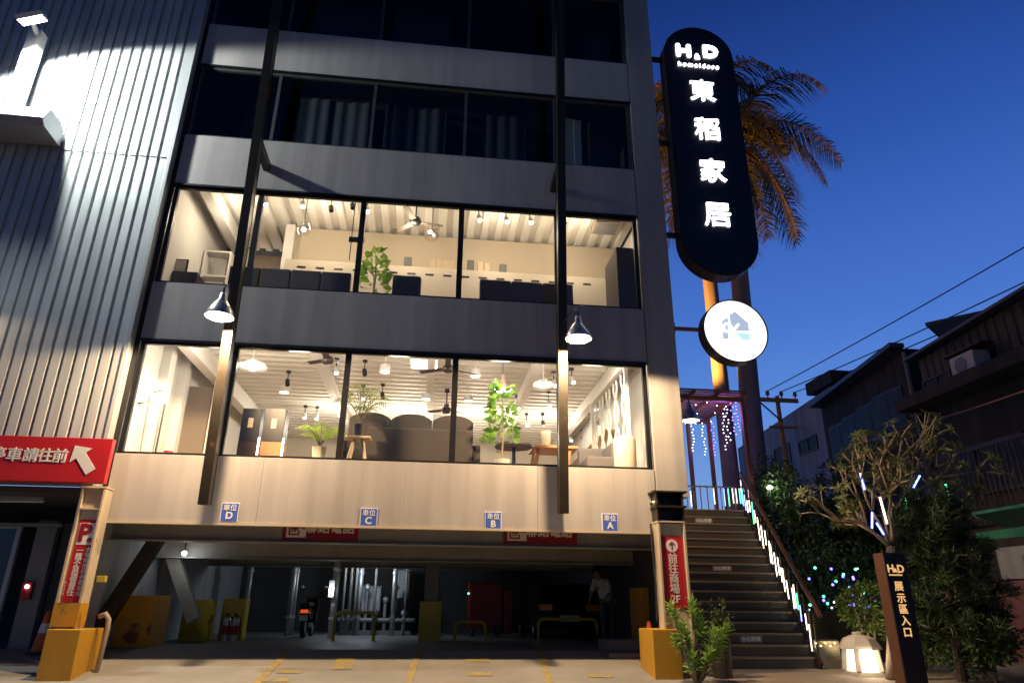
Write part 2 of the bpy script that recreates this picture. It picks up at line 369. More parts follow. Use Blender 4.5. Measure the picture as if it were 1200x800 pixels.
deck_x(.16,BK,-.19,10.49,6.92,.34,.055,'ceiling_deck',M['deck'],store)
deck_x(.16,4.2,-.19,10.49,10.52,.36,.075,'ceiling_deck',M['deck'],store,'y')
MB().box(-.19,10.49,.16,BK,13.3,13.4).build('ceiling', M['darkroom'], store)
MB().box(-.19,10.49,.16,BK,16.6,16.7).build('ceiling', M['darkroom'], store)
MB().box(-.19,10.49,BK+.01,BK+.15,3.4,18.2).build('back_wall', M['cream'], store)
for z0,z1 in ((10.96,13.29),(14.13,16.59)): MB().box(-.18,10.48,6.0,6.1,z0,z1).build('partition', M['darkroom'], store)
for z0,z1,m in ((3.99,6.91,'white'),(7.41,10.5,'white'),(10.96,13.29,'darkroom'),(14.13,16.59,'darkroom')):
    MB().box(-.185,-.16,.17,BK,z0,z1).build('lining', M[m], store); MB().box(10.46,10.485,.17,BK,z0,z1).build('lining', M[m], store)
# 2F ceiling beams, running front to back, and one across
for x in (.4,3.0,5.55,8.0,9.9):
    b = MB(); b.box(x-.09,x+.09,.17,BK-.01,6.62,6.915) if x!=.4 else b.box(x-.12,x+.12,.17,BK-.01,6.5,6.915)
    b.build('ceiling_beam', M['white'], store)
# 3F inner wall with its low cream storage wall in front
MB().box(1.95,10.42,2.75,2.9,7.41,10.48).build('inner_wall', M['creamshade'], store)  # same cream made darker: its weaker light is put into the colour
b = MB().box(1.9,9.9,2.25,2.74,7.41,9.32)
low = b.build('storage_wall', M['cream'], store, bevel=.01)
sl = MB()
for i in range(17):
    x = 2.2+i*.44; sl.box(x,x+.2,2.235,2.255,9.10,9.14)
sl.build('slot', M['black'], low)
MB().box(1.72,1.94,2.6,2.9,7.41,10.48).build('inner_column', M['white'], store)
MB().box(-.15,1.7,4.4,4.5,7.41,10.48).build('inner_wall', M['tan'], store)
b = MB(); b.box(.2,.45,.2,6.5,10.1,10.5); b.build('ceiling_beam', M['white'], store)
# 2F left bay: columns and taupe wall
def slab(pa,pb,Y,dy,zt,m,nm): MB().box(P(pa,470,Y).x,P(pb,470,Y).x,Y,Y+dy,3.99,zt).build(nm,M[m],store)
slab(164,191,1.5,.3,6.9,'white','inner_column'); slab(192,214,2.6,.2,6.9,'white','inner_wall'); slab(213,247,3.4,.15,6.35,'tan','inner_wall'); slab(248,263,3.3,.3,6.9,'white','inner_column')

# sloping steel hangers in front of the facade
def hanger(xb, xt, label):
    b0, t0 = Vector((xb,-.30,3.12)), Vector((xt,-1.55,17.8)); d = (t0-b0).normalized()
    h = MB(); sx = Vector((1,0,0)); ny = d.cross(sx).normalized()
    c = (b0+t0)/2; L = (t0-b0).length/2
    h.obox(c+ny*.105, sx*.086, d*L, ny*.008); h.obox(c-ny*.105, sx*.086, d*L, ny*.008); h.obox(c, sx*.079, d*L, ny*.097)
    o = h.build('steel_hanger', M['blacksteel'], store)
    return b0, d
hb, hd = hanger(1.77,1.83,0); hb2, hd2 = hanger(8.13,8.06,0)
def onh(b0,d,z): return b0+d*((z-b0.z)/d.z)
for (b0,d) in ((hb,hd),(hb2,hd2)):
    for z in (10.35,):
        p = onh(b0,d,z); st = MB(); st.box(p.x-.07,p.x+.07,p.y+.1,-.002,z-.09,z+.09); st.build('strut', M['blacksteel'], store)

# H columns on the front line
def hcol(x0,x1,z0,z1,ztop,guard,signw=True):
    b = MB(); y0,y1 = -.32,-.02
    b.box(x0,x0+.035,y0,y1,z0,z1); b.box(x1-.035,x1,y0,y1,z0,z1); b.box(x0+.036,x1-.036,-.24,-.21,z0,z1)
    b.box(x0+.036,x1-.036,y0+.01,-.241,ztop-.02,ztop); b.box(x0-.01,x1+.01,y0-.006,y1,z1+.001,z1+.03)
    c = b.build('steel_column', M['steelcream'], store)
    return c
pL = P(97,567,-.32); xl0 = pL.x; xl1 = P(124,567,-.32).x
cL = hcol(xl0, xl1+.02, .3, 3.36, 3.02, None)
gx0, gx1 = P(55,737,-.62).x, P(95,737,-.62).x
MB().box(gx0,gx1,-.62,.22,.1,P(75,737,-.62).z).build('column_guard', M['yellow'], cL, bevel=.012)
MB().box(xl0-.004,xl1+.024,-.326,-.016,1.15,P(80,706,-.32).z).build('yellow_band', M['yellow'], cL)
xr0, xr1 = P(771.5,623,-.32).x, P(803.5,623,-.32).x
cR = hcol(xr0, xr1, .3, 3.0, 2.98, None)
g0, g1 = P(764.5,737,-.62).x, P(797,737,-.62).x
MB().box(g0,g1,-.62,.2,.1,P(780,737,-.62).z).build('column_guard', M['yellow'], cR, bevel=.012)
b = MB(); zt = P(788,577,-.32).z
b.box(xr0,xr0+.03,-.33,-.01,3.03,zt); b.box(xr1-.03,xr1,-.33,-.01,3.03,zt); b.box(xr0+.031,xr1-.031,-.06,-.02,3.03,zt)
b.box(xr0-.06,xr1+.08,-.36,-.008,zt+.001,zt+.03); b.box(xr0-.03,xr1+.05,-.36,-.008,(zt+3.03)/2-.02,(zt+3.03)/2+.02)
b.build('bracket_stub', M['blacksteel'], store)  # top of the column; its shade is put into the black colour

c=P(767,589,-.2); t=thing('security_camera','small white security camera on the pale fascia left of the dark column stub','camera',c); MB().tube([c+Vector((0,.198,0)),c+Vector((0,.05,0))],.03,10).build('mount',M['white'],t); MB().tube([c+Vector((-.06,-.02,-.02)),c+Vector((.06,.04,.02))],.045,12).build('housing',M['white'],t,smooth=False); MB().tube([c+Vector((-.085,-.032,-.028)),c+Vector((-.061,-.02,-.02))],.03,10).build('lens',M['black'],t)
o=MB(); zt_=3.3; o.tube([(xr0-.05,-.05,3.0),(xr0-.06,-.08,2.6),(xr0-.04,-.1,1.9),(xr0-.05,-.06,1.3)],.018,6); tag(o.build('conduit',M['cable']),'loose black cable hanging down beside the right red signed column','cable')
c=P(117,678,-.36); t=thing('junction_box','small yellow box on the side of the left column','box',c); MB().box(c.x-.04,c.x+.10,-.40,-.322,c.z-.05,c.z+.05).build('body',M['yellow2'],t,bevel=.006); MB().box(c.x-.03,c.x+.09,-.406,-.4005,c.z-.04,c.z+.04).build('lid',M['yellow2'],t)
# ------------------------------------------------------------------ garage inside
MB().box(-.19,10.49,.33,11,3.25,3.35).build('garage_ceiling', M['beam'], store)
for y,z0,z1 in ((.95,2.62,3.24),(3.2,2.45,3.24),(7.2,2.5,3.24)):
    b = MB(); b.box(-.18,10.48,y,y+.02,z0,z1); b.box(-.18,10.48,y-.12,y+.14,z0-.02,z0-.001); b.build('garage_beam', M['beam'], store)
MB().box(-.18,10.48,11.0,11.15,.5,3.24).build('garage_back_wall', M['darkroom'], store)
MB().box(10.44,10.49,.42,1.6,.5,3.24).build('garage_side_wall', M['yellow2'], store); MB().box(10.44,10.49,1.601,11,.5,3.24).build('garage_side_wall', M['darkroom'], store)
# braces and columns on the left of the garage
b = MB(); b.bar(P(205,600,1.2),P(112,742,1.2),.24,.24,(0,1,0)); b.build('brace', M['blacksteel'], store)  # black here puts the shade on this brace into its colour
b = MB(); b.bar(P(196,632,3.4),P(228,726,3.4),.26,.2,(0,1,0)); b.build('brace', M['beam'], store)
b = MB(); p0 = P(190,640,3.9); b.box(p0.x-.22,p0.x+.2,3.8,4.1,FLOOR,3.2); b.build('garage_column', M['wallwhite'], store)
b = MB(); p0 = P(470,660,5.1); b.box(p0.x-.16,p0.x+.16,5.1,5.4,FLOOR,3.2); gc = None
cx = P(503,745,5.0).x
gc = MB().box(cx-.17,cx+.17,5.1,5.45,FLOOR,3.2).build('garage_column', M['grey'], store)
wg = P(516,740,4.9).x-P(490,740,4.9).x
MB().box(cx-wg/2,cx+wg/2,4.9,5.6,FLOOR,P(503,704,4.9).z).build('column_guard', M['yellow2'], gc, bevel=.01)
def guard(x0px,x1px,ytop,Y,dy,m,label):
    x0,x1 = P(x0px,ytop,Y).x,P(x1px,ytop,Y).x
    return tag(MB().box(x0,x1,Y,Y+dy,gz(x0,Y)-.03,P(x0px,ytop,Y).z).build('guard_block', m, bevel=.012), label, 'guard block')
guard(141,183,697,1.9,.9,M['yellow'],'orange yellow guard block below the dark brace at the left of the garage')
x0,x1 = P(216,702,4.4).x,P(250,702,4.4).x
b = MB(); zt=P(230,702,4.4).z; b.box(x0,x1,4.4,4.8,FLOOR,zt)
tag(b.build('guard_block', M['yellow2'], bevel=.01),'lemon yellow plinth under the grey sloping brace','guard block')
x0,x1 = P(262,701,5.2).x,P(289,701,5.2).x
tag(MB().box(x0,x1,5.2,5.6,FLOOR,P(270,701,5.2).z).build('guard_block', M['yellow2'], bevel=.01),'lemon yellow plinth behind the two fire extinguishers','guard block')
x0,x1 = P(748,688,2.2).x,P(766,688,2.2).x
tag(MB().box(x0,x0+.45,2.2,2.9,FLOOR,P(750,688,2.2).z).build('guard_block', M['yellow'], bevel=.01),'tall orange yellow guard block at the right end of the garage','guard block')
# ================================================================== CORRUGATED ANNEX (left)
ax = thing('annex_building', 'building clad in tall grey corrugated steel beside the glass floors', 'building', (-3,0,0))
def corrwall(x0,x1,z0,z1,y,name):
    b = MB(); pitch=.215; pr=[]; x=x1
    while x > x0:
        for f,dy in ((0,0),(.70,0),(.77,.05),(.93,.05)):
            pr.append((x-f*pitch, y+dy))
        x -= pitch
    n=len(pr); b.add([(a,h,z0) for a,h in pr]+[(a,h,z1) for a,h in pr],[(i,i+1,n+i+1,n+i) for i in range(n-1)])
    return b.build(name,M['corr'],ax,smooth=None)
ZS = P(140,178,-.15).z
corrwall(-9,-.20,3.55,ZS,-.15,'corrugated_cladding'); corrwall(-9,-.20,ZS-.06,18.5,-.165,'corrugated_cladding')
b = MB(); b.box(-.195,-.12,-.18,.04,3.4,18.5); b.build('corner_trim', M['corr'], ax, bevel=.006)
MB().box(-9,-.2,-.08,.0,3.42,18.5).build('wall_core', M['grey'], ax)
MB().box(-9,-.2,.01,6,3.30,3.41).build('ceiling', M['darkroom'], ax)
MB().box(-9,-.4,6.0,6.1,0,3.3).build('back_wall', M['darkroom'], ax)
# entrance frames inside the opening
for (px0,px1,Y,zt,m) in ((28,52,1.6,3.0,'galv'),(60,74,2.1,3.0,'galv')):
    x0,x1 = P(px0,680,Y).x,P(px1,680,Y).x
    MB().box(x0,x1,Y,Y+.14,.3,zt).build('door_post', M['grey'], ax, bevel=.006)
x0 = P(-60,680,1.5).x; x1=P(4,680,1.5).x
fr = MB(); fr.box(x1,x1+.08,1.5,1.58,.5,2.9); fr.box(x0,x1-.001,1.5,1.58,2.82,2.9); fr.box(x0,x1-.001,1.5,1.58,.5,.58)
fr = fr.build('door', M['galv'], ax)
MB().box(x0,x1-.002,1.53,1.54,.581,2.819).build('pane', glass('door glass',(.6,.75,.8)), fr)
MB().box(P(-40,590,1.4).x,P(78,590,1.4).x,1.4,1.5,2.86,2.92).build('door_head', M['grey'], ax)
t = thing('tube_light_fitting','grey unlit tube light fitting under the ceiling left of the big red sign','light fitting',P(20,584,.6))
p0,p1 = P(-20,583,.6),P(52,584,.6)
MB().bar(p0,p1,.10,.07).build('housing', M['galv'], t, bevel=.008); MB().tube([p0-Vector((0,0,.055)),p1-Vector((0,0,.055))],.016).build('tube',M['white'],t)

# ================================================================== SIGNS
# big red arrow sign
xs1 = P(133,514,-.62).x; zt,zb = P(133,514,-.62).z, P(128,566,-.62).z; xs0=-3.9
sg = thing('parking_sign','big red panel with white arrow and four white characters over the left opening','sign',(xs0/2,-.55,zb))
MB().box(xs0,xs1,-.62,-.50,zb,zt).build('panel', M['red'], sg, bevel=.008)
for px,ch in ((6,'停'),(27,'車'),(46,'請'),(62,'往'),(78.5,'前')):
    pass
xa = [P(px,545,-.625).x for px in (-7,13,32.5,50.5,67.5)]
for x,ch in zip(xa,'停車請往前'):
    text(ch, .25, (x,-.626,P(40,534,-.626).z), M['signwhite'], sg, bold=.006)
ca = P(97,537,-.626)
def arrow2d(s,ang):
    pts=[(0,.5),(-.36,.12),(-.15,.12),(-.15,-.5),(.15,-.5),(.15,.12),(.36,.12)]
    c,n=math.cos(ang),math.sin(ang); return [((x*c-z*n)*s,(x*n+z*c)*s) for x,z in pts]
MB().prism([(ca.x+x,ca.z+z) for x,z in arrow2d(.56,R_(38))],-.628,-.621).build('arrow',M['signwhite'],sg)
# P sign in the left column channel
yw=-.242; 
sx0,sx1 = P(92,612,yw).x+.02, P(118,612,yw).x
sx0=xl0+.06; sx1=xl1-.03
zt_,zm,zb_ = P(105,609,yw).z,P(100,638,yw).z,P(92,705,yw).z
sg = thing('parking_notice','dark red notice with white P panel in the channel of the left column','sign',((sx0+sx1)/2,yw,zb_))
MB().box(sx0,sx1,yw-.012,yw-.004,zb_,zt_).build('panel',M['red'],sg)
MB().box(sx0+.02,sx1-.0,yw-.018,yw-.0125,zm,zt_-.05).build('white_panel',M['signwhite'],sg)
cw=(sx0+sx1)/2
text('P',.40,(cw-.02,yw-.021,(zm+zt_-.05)/2),M['darkred'],sg,bold=.016)
text('停車',.085,(cw+.12,yw-.021,zm+.07),M['darkred'],sg,bold=.003)
hh=(zm-zb_)
for i,ch in enumerate('本場地僅供停車使用'): text(ch,.086,(cw+.095,yw-.014,zm-.08-i*hh*.097),M['signwhite'],sg,bold=.0015)
for i,ch in enumerate('一概不負保管責任'): text(ch,.115,(cw-.035,yw-.014,zm-.10-i*hh*.105),M['signwhite'],sg,bold=.0025)
for i,ch in enumerate('0223'): text(ch,.05,(cw-.145,yw-.014,zb_+.30-i*.06),M['signwhite'],sg,bold=.001)
# right column sign
sx0,sx1 = xr0+.05,xr1-.05; zt_,zb_=P(788,628,yw).z,P(790,712,yw).z; cw=(sx0+sx1)/2
sg = thing('shop_direction_sign','narrow red sign with arrow in a white circle on the right column','sign',(cw,yw,zb_))
MB().box(sx0,sx1,yw-.012,yw-.004,zb_,zt_).build('panel',M['red'],sg)
zc=zt_-.17
MB().lathe([(0,0),(.115,0),(.115,.006),(0,.006)],(cw,yw-.0125,zc),28,(0,-1,0)).build('disc',M['signwhite'],sg)
b=MB().prism([(cw-.012,zc-.07),(cw+.012,zc-.07),(cw+.012,zc+.045),(cw-.012,zc+.045)],yw-.023,yw-.0195)
b.prism([(cw,zc+.075),(cw-.06,zc+.02),(cw-.045,zc+.003),(cw,zc+.045),(cw+.045,zc+.003),(cw+.06,zc+.02)],yw-.0235,yw-.020); b.build('arrow',M['darkred'],sg)
st=(zc-.16-zb_-.05)/5
for i,ch in enumerate(['前','往','商','場','2F']): text(ch,.185,(cw,yw-.015,zc-.16-(i+.45)*st),M['signwhite'],sg,bold=.0035)
# bay signs
for px,py,L in ((269,600,'D'),(432,606,'C'),(578,610,'B'),(715,612,'A')):
    c=P(px,py,-.02); c.y=-.012
    sg=thing('bay_sign','small blue bay plate lettered %s on the pale fascia'%L,'sign',c,'blue bay plates along the fascia')
    MB().box(c.x-.155,c.x+.155,-.014,-.002,c.z-.17,c.z+.17).build('border',M['signwhite'],sg,bevel=.003)
    MB().box(c.x-.14,c.x+.14,-.019,-.0145,c.z-.155,c.z+.155).build('plate',M['blue'],sg)
    text('車位',.12,(c.x,-.021,c.z+.075),M['signwhite'],sg,bold=.002); text(L,.17,(c.x,-.021,c.z-.06),M['signwhite'],sg,bold=.006)
# contact signs on the first beam
for pa,pb,nm in ((331,420,'left'),(590,676,'right')):
    x0,x1=P(pa,625,.93).x,P(pb,625,.93).x; zb2=P(375 if pa<400 else 630,633 if pa<400 else 637,.93).z
    sg=thing('contact_sign','dark red contact sign half hidden under the fascia between bay plates '+('D and C' if nm=='left' else 'B and A'),'sign',((x0+x1)/2,.93,zb2),'contact signs on the garage beam')
    MB().box(x0,x1,.92,.945,zb2,zb2+.42).build('panel',M['darkred'],sg)
    w=(x1-x0); MB().box(x0+w*.05,x0+w*.31,.913,.9195,zb2+.05,zb2+.37).build('white_panel',M['signwhite'],sg)
    b=MB(); b.box(x0+w*.08,x0+w*.10,.907,.9125,zb2+.09,zb2+.33); b.box(x0+w*.101,x0+w*.22,.907,.9125,zb2+.09,zb2+.115); b.box(x0+w*.20,x0+w*.22,.907,.9125,zb2+.116,zb2+.18); b.build('bracket_mark',M['darkred'],sg)
    text('停',.15,(x0+w*.155,.908,zb2+.21),M['darkred'],sg,bold=.004); text('場',.13,(x0+w*.26,.908,zb2+.25),M['darkred'],sg,bold=.003)
    text('聯絡電話',.235,(x0+w*.62,.915,zb2+.23),M['signwhite'],sg,bold=.006)
# pill sign
Yp=-.18
xl,xr = P(790,180,Yp).x, P(875,180,Yp).x; ztp=P(815,32,Yp).z; zbp=P(848,322,Yp).z
r=(xr-xl)/2; xc=(xl+xr)/2
def pill(r,xc,za,zb,n=20):
    return [(xc+r*math.cos(a),zb-r+r*math.sin(a)) for a in [math.pi*i/n for i in range(n+1)]]+[(xc-r*math.cos(a),za+r-r*math.sin(a)) for a in [math.pi*i/n for i in range(n+1)]]
sg=thing('pill_sign','tall black rounded sign with glowing white letters on the building corner','sign',(xc,Yp,zbp))
MB().prism(pill(r,xc,zbp,ztp),Yp+.03,Yp+.40).build('casing',M['darkbrown'],sg)
MB().prism(pill(r-.02,xc,zbp+.02,ztp-.02),Yp,Yp+.029).build('face',M['signblack'],sg)
def onp(px,py,y=Yp-.02): return P(px,py,y)
def ltext(ch,px,py,size,bold,**k):
    p=onp(px,py); return text(ch,size,(p.x,p.y,p.z),LLET,sg,bold=bold,ext=.02,**k)
ltext('H',801,60,.50,.026,fit=.335); ltext('&',816.8,66.5,.22,.004); ltext('D',832.3,61.5,.50,.026,fit=.34)
ltext('homeidese',818.5,77,.15,.0045,spacing=1.5,fit=1.04)
for ch,px,py in (('東',823.5,108),('稻',829.5,153),('家',835.5,202),('居',841.5,253)): ltext(ch,px,py,.68,.006)
for px,py in ((770,68),(778,166),(786,274)):
    z=P(px,py,Yp+.2).z; MB().box(10.665,xl+.25,Yp+.22,Yp+.32,z-.05,z+.05).build('bracket_arm',M['blacksteel'],sg)
MB().box(10.69,10.78,Yp-.05,.3,zbp-.2,ztp).build('mounting_rail',M['grey'],sg) if False else None
# round sign
Yr=-.18; rc=P(862.5,387,Yr); rr=(P(900,390,Yr).x-P(824,386,Yr).x)/2
sg=thing('round_sign','round white glowing sign with a grey house emblem under the tall black sign','sign',(rc.x,Yr,rc.z))
MB().lathe([(0,0),(rr,0),(rr,.035),(rr*.985,.036)],(rc.x,Yr+.30,rc.z),48,(0,-1,0)).build('back_plate',M['darkbrown'],sg)
MB().lathe([(rr,.036),(rr,.30),(rr-.025,.30),(rr-.025,.285),(rr-.026,.036)],(rc.x,Yr+.30,rc.z),48,(0,-1,0)).build('casing',M['darkbrown'],sg,smooth=False)
MB().lathe([(0,.28),(rr-.027,.28)],(rc.x,Yr+.30,rc.z),48,(0,-1,0)).build('face',LROUND,sg,smooth=None)
yl=Yr+.012
def lg(poly,m,name,k=0): MB().prism([(rc.x+x*rr,rc.z+z*rr) for x,z in poly],yl-k*.003,yl+.003-k*.003).build(name,m,sg)
lg([(-.14,.5),(-.14,-.0),(.42,-.0),(.42,.27),(.05,.62)],LLOGO,'logo_house'); lg([(-.42,.26),(-.20,.43),(-.20,-.0),(-.42,-.0)],LLOGO,'logo_house')
lg([(-.42,-.07),(-.24,-.07),(-.24,-.28),(-.42,-.28)],LLOGO,'logo_house'); lg([(-.10,-.07),(.42,-.07),(.42,-.30),(.12,-.30)],LTEAL,'logo_base')
b=MB()
for (a,c) in (((-.12,-.04),(.12,.22)),((-.12,-.04),(.12,-.30))):
    b.bar((rc.x+a[0]*rr,yl-.004,rc.z+a[1]*rr),(rc.x+c[0]*rr,yl-.004,rc.z+c[1]*rr),.004,.05,(1,0,0))
ring=[(rc.x+(-.25+.13*math.cos(t))*rr,yl-.004,rc.z+(.08+.13*math.sin(t))*rr) for t in [i*math.pi/6 for i in range(13)]]
b.tube(ring,.024,6,False)
b.build('logo_letter',LROUND,sg)
z=P(806,386,Yr+.25).z; MB().box(10.665,rc.x-rr+.02,Yr+.20,Yr+.27,z-.035,z+.035).build('bracket_arm',M['rustwood'],sg)
MB().box(10.661,10.70,Yr+.20,Yr+.50,z-.12,z+.12).build('bracket_plate',M['blacksteel'],sg)
for zz in (P(770,68,Yp+.2).z,P(786,274,Yp+.2).z): pass

# ================================================================== LAMPS OUTSIDE
def spot(name, loc, to, e, ang, blend, col, size=.08, parent=None):
    l=bpy.data.lights.new(name,'SPOT'); l.energy=e; l.spot_size=R_(ang); l.spot_blend=blend; l.color=col; l.shadow_soft_size=size
    o=bpy.data.objects.new(name,l); COL.objects.link(o); o.location=Vector(loc)-origin(parent)
    d=(Vector(to)-Vector(loc)); o.rotation_euler=d.to_track_quat('-Z','Y').to_euler(); o.parent=parent; return o
def point(name, loc, e, col, size=.06, parent=None):
    l=bpy.data.lights.new(name,'POINT'); l.energy=e; l.color=col; l.shadow_soft_size=size
    o=bpy.data.objects.new(name,l); COL.objects.link(o); o.location=Vector(loc)-origin(parent); o.parent=parent; return o
def shed_lamp(c, hang, label, group, e, r=.25, col=(1,.70,.40)):
    t=thing('shed_lamp',label,'lamp',c,group)
    MB().lathe([(r,0),(r*.97,.05),(r*.80,.15),(r*.50,.27),(r*.28,.34),(r*.24,.44),(r*.17,.47),(.001,.475)],c,28).build('lamp_shade',M['alu'],t,smooth=True)
    MB().lathe([(.001,.10),(r*.86,.035),(r*.86,.05),(.001,.12)],c,24).build('diffuser',LWARM,t)
    n=c+Vector((0,0,.47)); a=MB(); a.tube([n,n+Vector((0,0,.12)),n+(hang-n)*.35+Vector((0,0,.22)),hang],.018,8); a.build('arm',M['blacksteel'],t,smooth=True)
    spot('lamp_light',c+Vector((0,0,-.02)),c+Vector((0,0,-3)),e,172,.12,col,.12,t)
    return t
cl=P(257,371,-1.22); shed_lamp(cl, onh(hb,hd,cl.z+.55)+Vector((0,-.1,0)), 'lit aluminium dome lamp on the left steel hanger','dome lamps on the steel hangers',1500)
cr_=P(678,397,-1.22); shed_lamp(cr_, onh(hb2,hd2,cr_.z+.5)+Vector((0,-.1,0)), 'lit aluminium dome lamp on the right steel hanger','dome lamps on the steel hangers',1500)
c=Vector((-3.9,-.82,6.75)); shed_lamp(c,Vector((-3.9,-.16,7.3)),'assumed lit aluminium dome lamp, out of view on the corrugated wall left of the red sign','assumed dome lamps on the corrugated wall',120)  # assumed lamp out of view, added for the warm light low on this wall
# lamp on the side wall above the stairs
cw_=P(809,493,2.5); t=shed_lamp(cw_, Vector((10.67,2.5,cw_.z+.45)), 'lit dome lamp on the side wall above the stairs',None,230,.22)
# flood lamp with post and bracket on the corrugated wall
pb=P(16,128,-.62); fl=thing('flood_lamp','bright white flood lamp on a pale post fixed to the corrugated wall','flood lamp',pb)
zt=P(33,38,-.62).z
MB().box(pb.x-.14,pb.x+.12,-.74,-.50,pb.z,zt).build('post',M['white'],fl,bevel=.02)
hc=P(38,24,-1.5)
hd_=Vector((.36,.50,-.79)).normalized()        # direction the head looks
ux=Vector((1,0,.5)).normalized(); uy=hd_.cross(ux).normalized(); ux=uy.cross(hd_)
MB().bar((pb.x,-.62,zt-.1),hc-hd_*.09,.07,.07).build('arm',M['white'],fl)
MB().obox(hc-hd_*.05,ux*.24,uy*.2,hd_*.05).build('housing',M['white'],fl,bevel=.02)
MB().obox(hc+hd_*.006,ux*.215,uy*.175,hd_*.004).build('lens',LFLOOD,fl)
fx=P(-60,140,-.8).x; ex=P(58,132,-.8).x
zb0,zb1=P(40,148,-.8).z,P(40,126,-.8).z
prof=[(-.84,zb0),(-.95,zb0+.12),(-.80,zb1),(-.38,zb1+.02),(-.19,zb1-.10),(-.19,zb0-.02)]
b=MB(); n=len(prof); b.add([(fx,y,z) for y,z in prof]+[(ex,y,z) for y,z in prof],[tuple(range(n)),tuple(reversed(range(n,2*n)))]+[(i,n+i,n+(i+1)%n,(i+1)%n) for i in range(n)])
b.build('bracket',M['galv'],fl,bevel=.01)
spot('flood_light',hc+hd_*.03,hc+hd_*3,2500,156,.14,(.93,1,.97),.16,fl)

# ================================================================== STAIRS
N=17; b0=Vector((13.64,1.38,.4)); b1=PZ(872,599,4.02); zl=4.02
XL=10.9
st=thing('staircase','wide dark brown open stairs rising beside the building to the upper floor','staircase',(12.3,1.4,.4))
for i in range(N):
    f0,f1=i/N,(i+1)/N; y0=lerp(b0.y,b1.y,f0); y1=lerp(b0.y,b1.y,f1); z0=lerp(.4,zl,f0); z1=lerp(.4,zl,f1); xr_=lerp(b0.x,b1.x,f0)
    s_=MB().box(XL,xr_-.07,y0,y0+.02,z0-.02,z1-.041).build('step',M['stepm'],st)
    MB().box(XL,xr_-.07,y0-.025,y1+.03,z1-.04,z1).build('tread',M['nosing'],s_,bevel=.004,seg=1)
b=MB(); b.bar(b0+Vector((-.03,-.1,-.02)),b1+Vector((-.03,0,-.02)),.06,.36); b.build('stringer',M['darkbrown'],st)
MB().box(XL,b1.x+.6,b1.y+.002,b1.y+5,zl-.12,zl).build('landing',M['stepm'],st)
# railing with balusters
rl=thing('stair_railing','sloping stair railing with red brown handrail hung with glowing tubes','railing',b0)
hr=1.02
MB().bar(b0+Vector((0.02,-.3,hr-.05)),b1+Vector((.02,0,hr+.05)),.08,.06).build('handrail',M['handrail'],rl,bevel=.01)
nb=18
for i in range(nb+1):
    p=b0.lerp(b1,i/nb)+Vector((.02,0,0)); MB().box(p.x-.014,p.x+.014,p.y-.014,p.y+.014,p.z-.05,p.z+hr).build('baluster',M['darkbrown'],rl)
LT=dict(w=emis('led tube white',(1,.88,.70),3.6),b=emis('led tube blue',(.16,.22,1),6),g=emis('led tube green',(.10,.95,.42),3.5),p=emis('led tube pink',(1,.42,.5),4))
names=dict(w='white',b='blue',g='green',p='pink')
tube_cache={}
def led_tube(top, length, k, label, grp, tilt=(0,0,0), lit=1.0, r=.0115):
    t=thing('led_tube',label,'led tube',top,grp)
    d=(Vector((0,0,-1))+Vector(tilt)).normalized()
    a=top; e=top+d*length
    MB().tube([a+d*.0,e],r,8).build('tube',LT[k],t)
    MB().tube([a-d*.06,a-d*.001],r*1.25,8).build('cap',M['black'],t)
    return t
seq='wwbgwwwwwwwwwwwwwwgwwbgp'
for i,k in enumerate(seq):
    f=(i+.6)/len(seq); p=b0.lerp(b1,f)+Vector((-.045,0,hr-.10))
    place='lowest stretch' if f<.34 else 'middle stretch' if f<.67 else 'upper stretch'
    led_tube(p+Vector((rnd.uniform(-.03,.03),0,rnd.uniform(-.22,.02))),rnd.uniform(.30,.62),k,'%s glowing tube hung on the %s of the stair railing'%(names[k],place),'glowing tubes along the stair railing',(0.02*rnd.uniform(-1,1),0,0))
    if k=='g': pass
# landing railing at the back, with tubes
lz=zl; yb=b1.y+1.3
lr=thing('landing_railing','grey railing across the landing at the top of the stairs','railing',(12.5,yb,lz))
xa0,xa1=P(806,590,yb).x,P(862,590,yb).x
MB().box(xa0,xa1,yb-.02,yb+.02,lz+.86,lz+.90).build('top_rail',M['grey'],lr); MB().box(xa0,xa1,yb-.02,yb+.02,lz+.04,lz+.08).build('bottom_rail',M['grey'],lr)
for i in range(8):
    x=lerp(xa0,xa1,i/7); MB().box(x-.012,x+.012,yb-.012,yb+.012,lz+.081,lz+.859).build('baluster',M['grey'],lr)
for i,(px,k) in enumerate(((836,'w'),(848,'b'),(853,'g'),(858,'w'),(862,'p'),(866,'g'),(868,'b'),(872,'w'),(876,'p'),(809,'w'))):
    y=yb-.08-.03*i if i<9 else yb-.1
    p=P(px,572 if i<9 else 575,y); led_tube(p,.42+.1*rnd.random(),k,'%s glowing tube hung at the landing end of the railing'%names[k] if i not in(0,9) else 'white glowing tube hung on the landing railing','glowing tubes at the landing')
# caution stickers on risers
for px,py,nm in ((825,613,'uppermost'),(846,661,'middle'),(880,747,'lowest')):
    # find the riser nearest in the picture
    best=None
    for i in range(N):
        f0=i/N; y0=lerp(b0.y,b1.y,f0); zc=lerp(.4,zl,(i+.45)/N); q=P(px,py,y0-.004)
        d=abs(q.z-zc)
        if best is None or d<best[0]: best=(d,q,zc,y0)
    _,q,zc,y0=best
    sg=thing('caution_sticker','grey caution sticker with white characters on a riser, %s of the three'%nm,'sticker',(q.x,y0-.004,zc),'caution stickers on the stair risers')
    MB().box(q.x-.24,q.x+.24,y0-.008,y0-.002,zc-.065,zc+.065).build('backing',M['grey'],sg)
    text('小心地滑',.105,(q.x,y0-.0105,zc),M['signwhite'],sg,bold=.003,ext=.001)
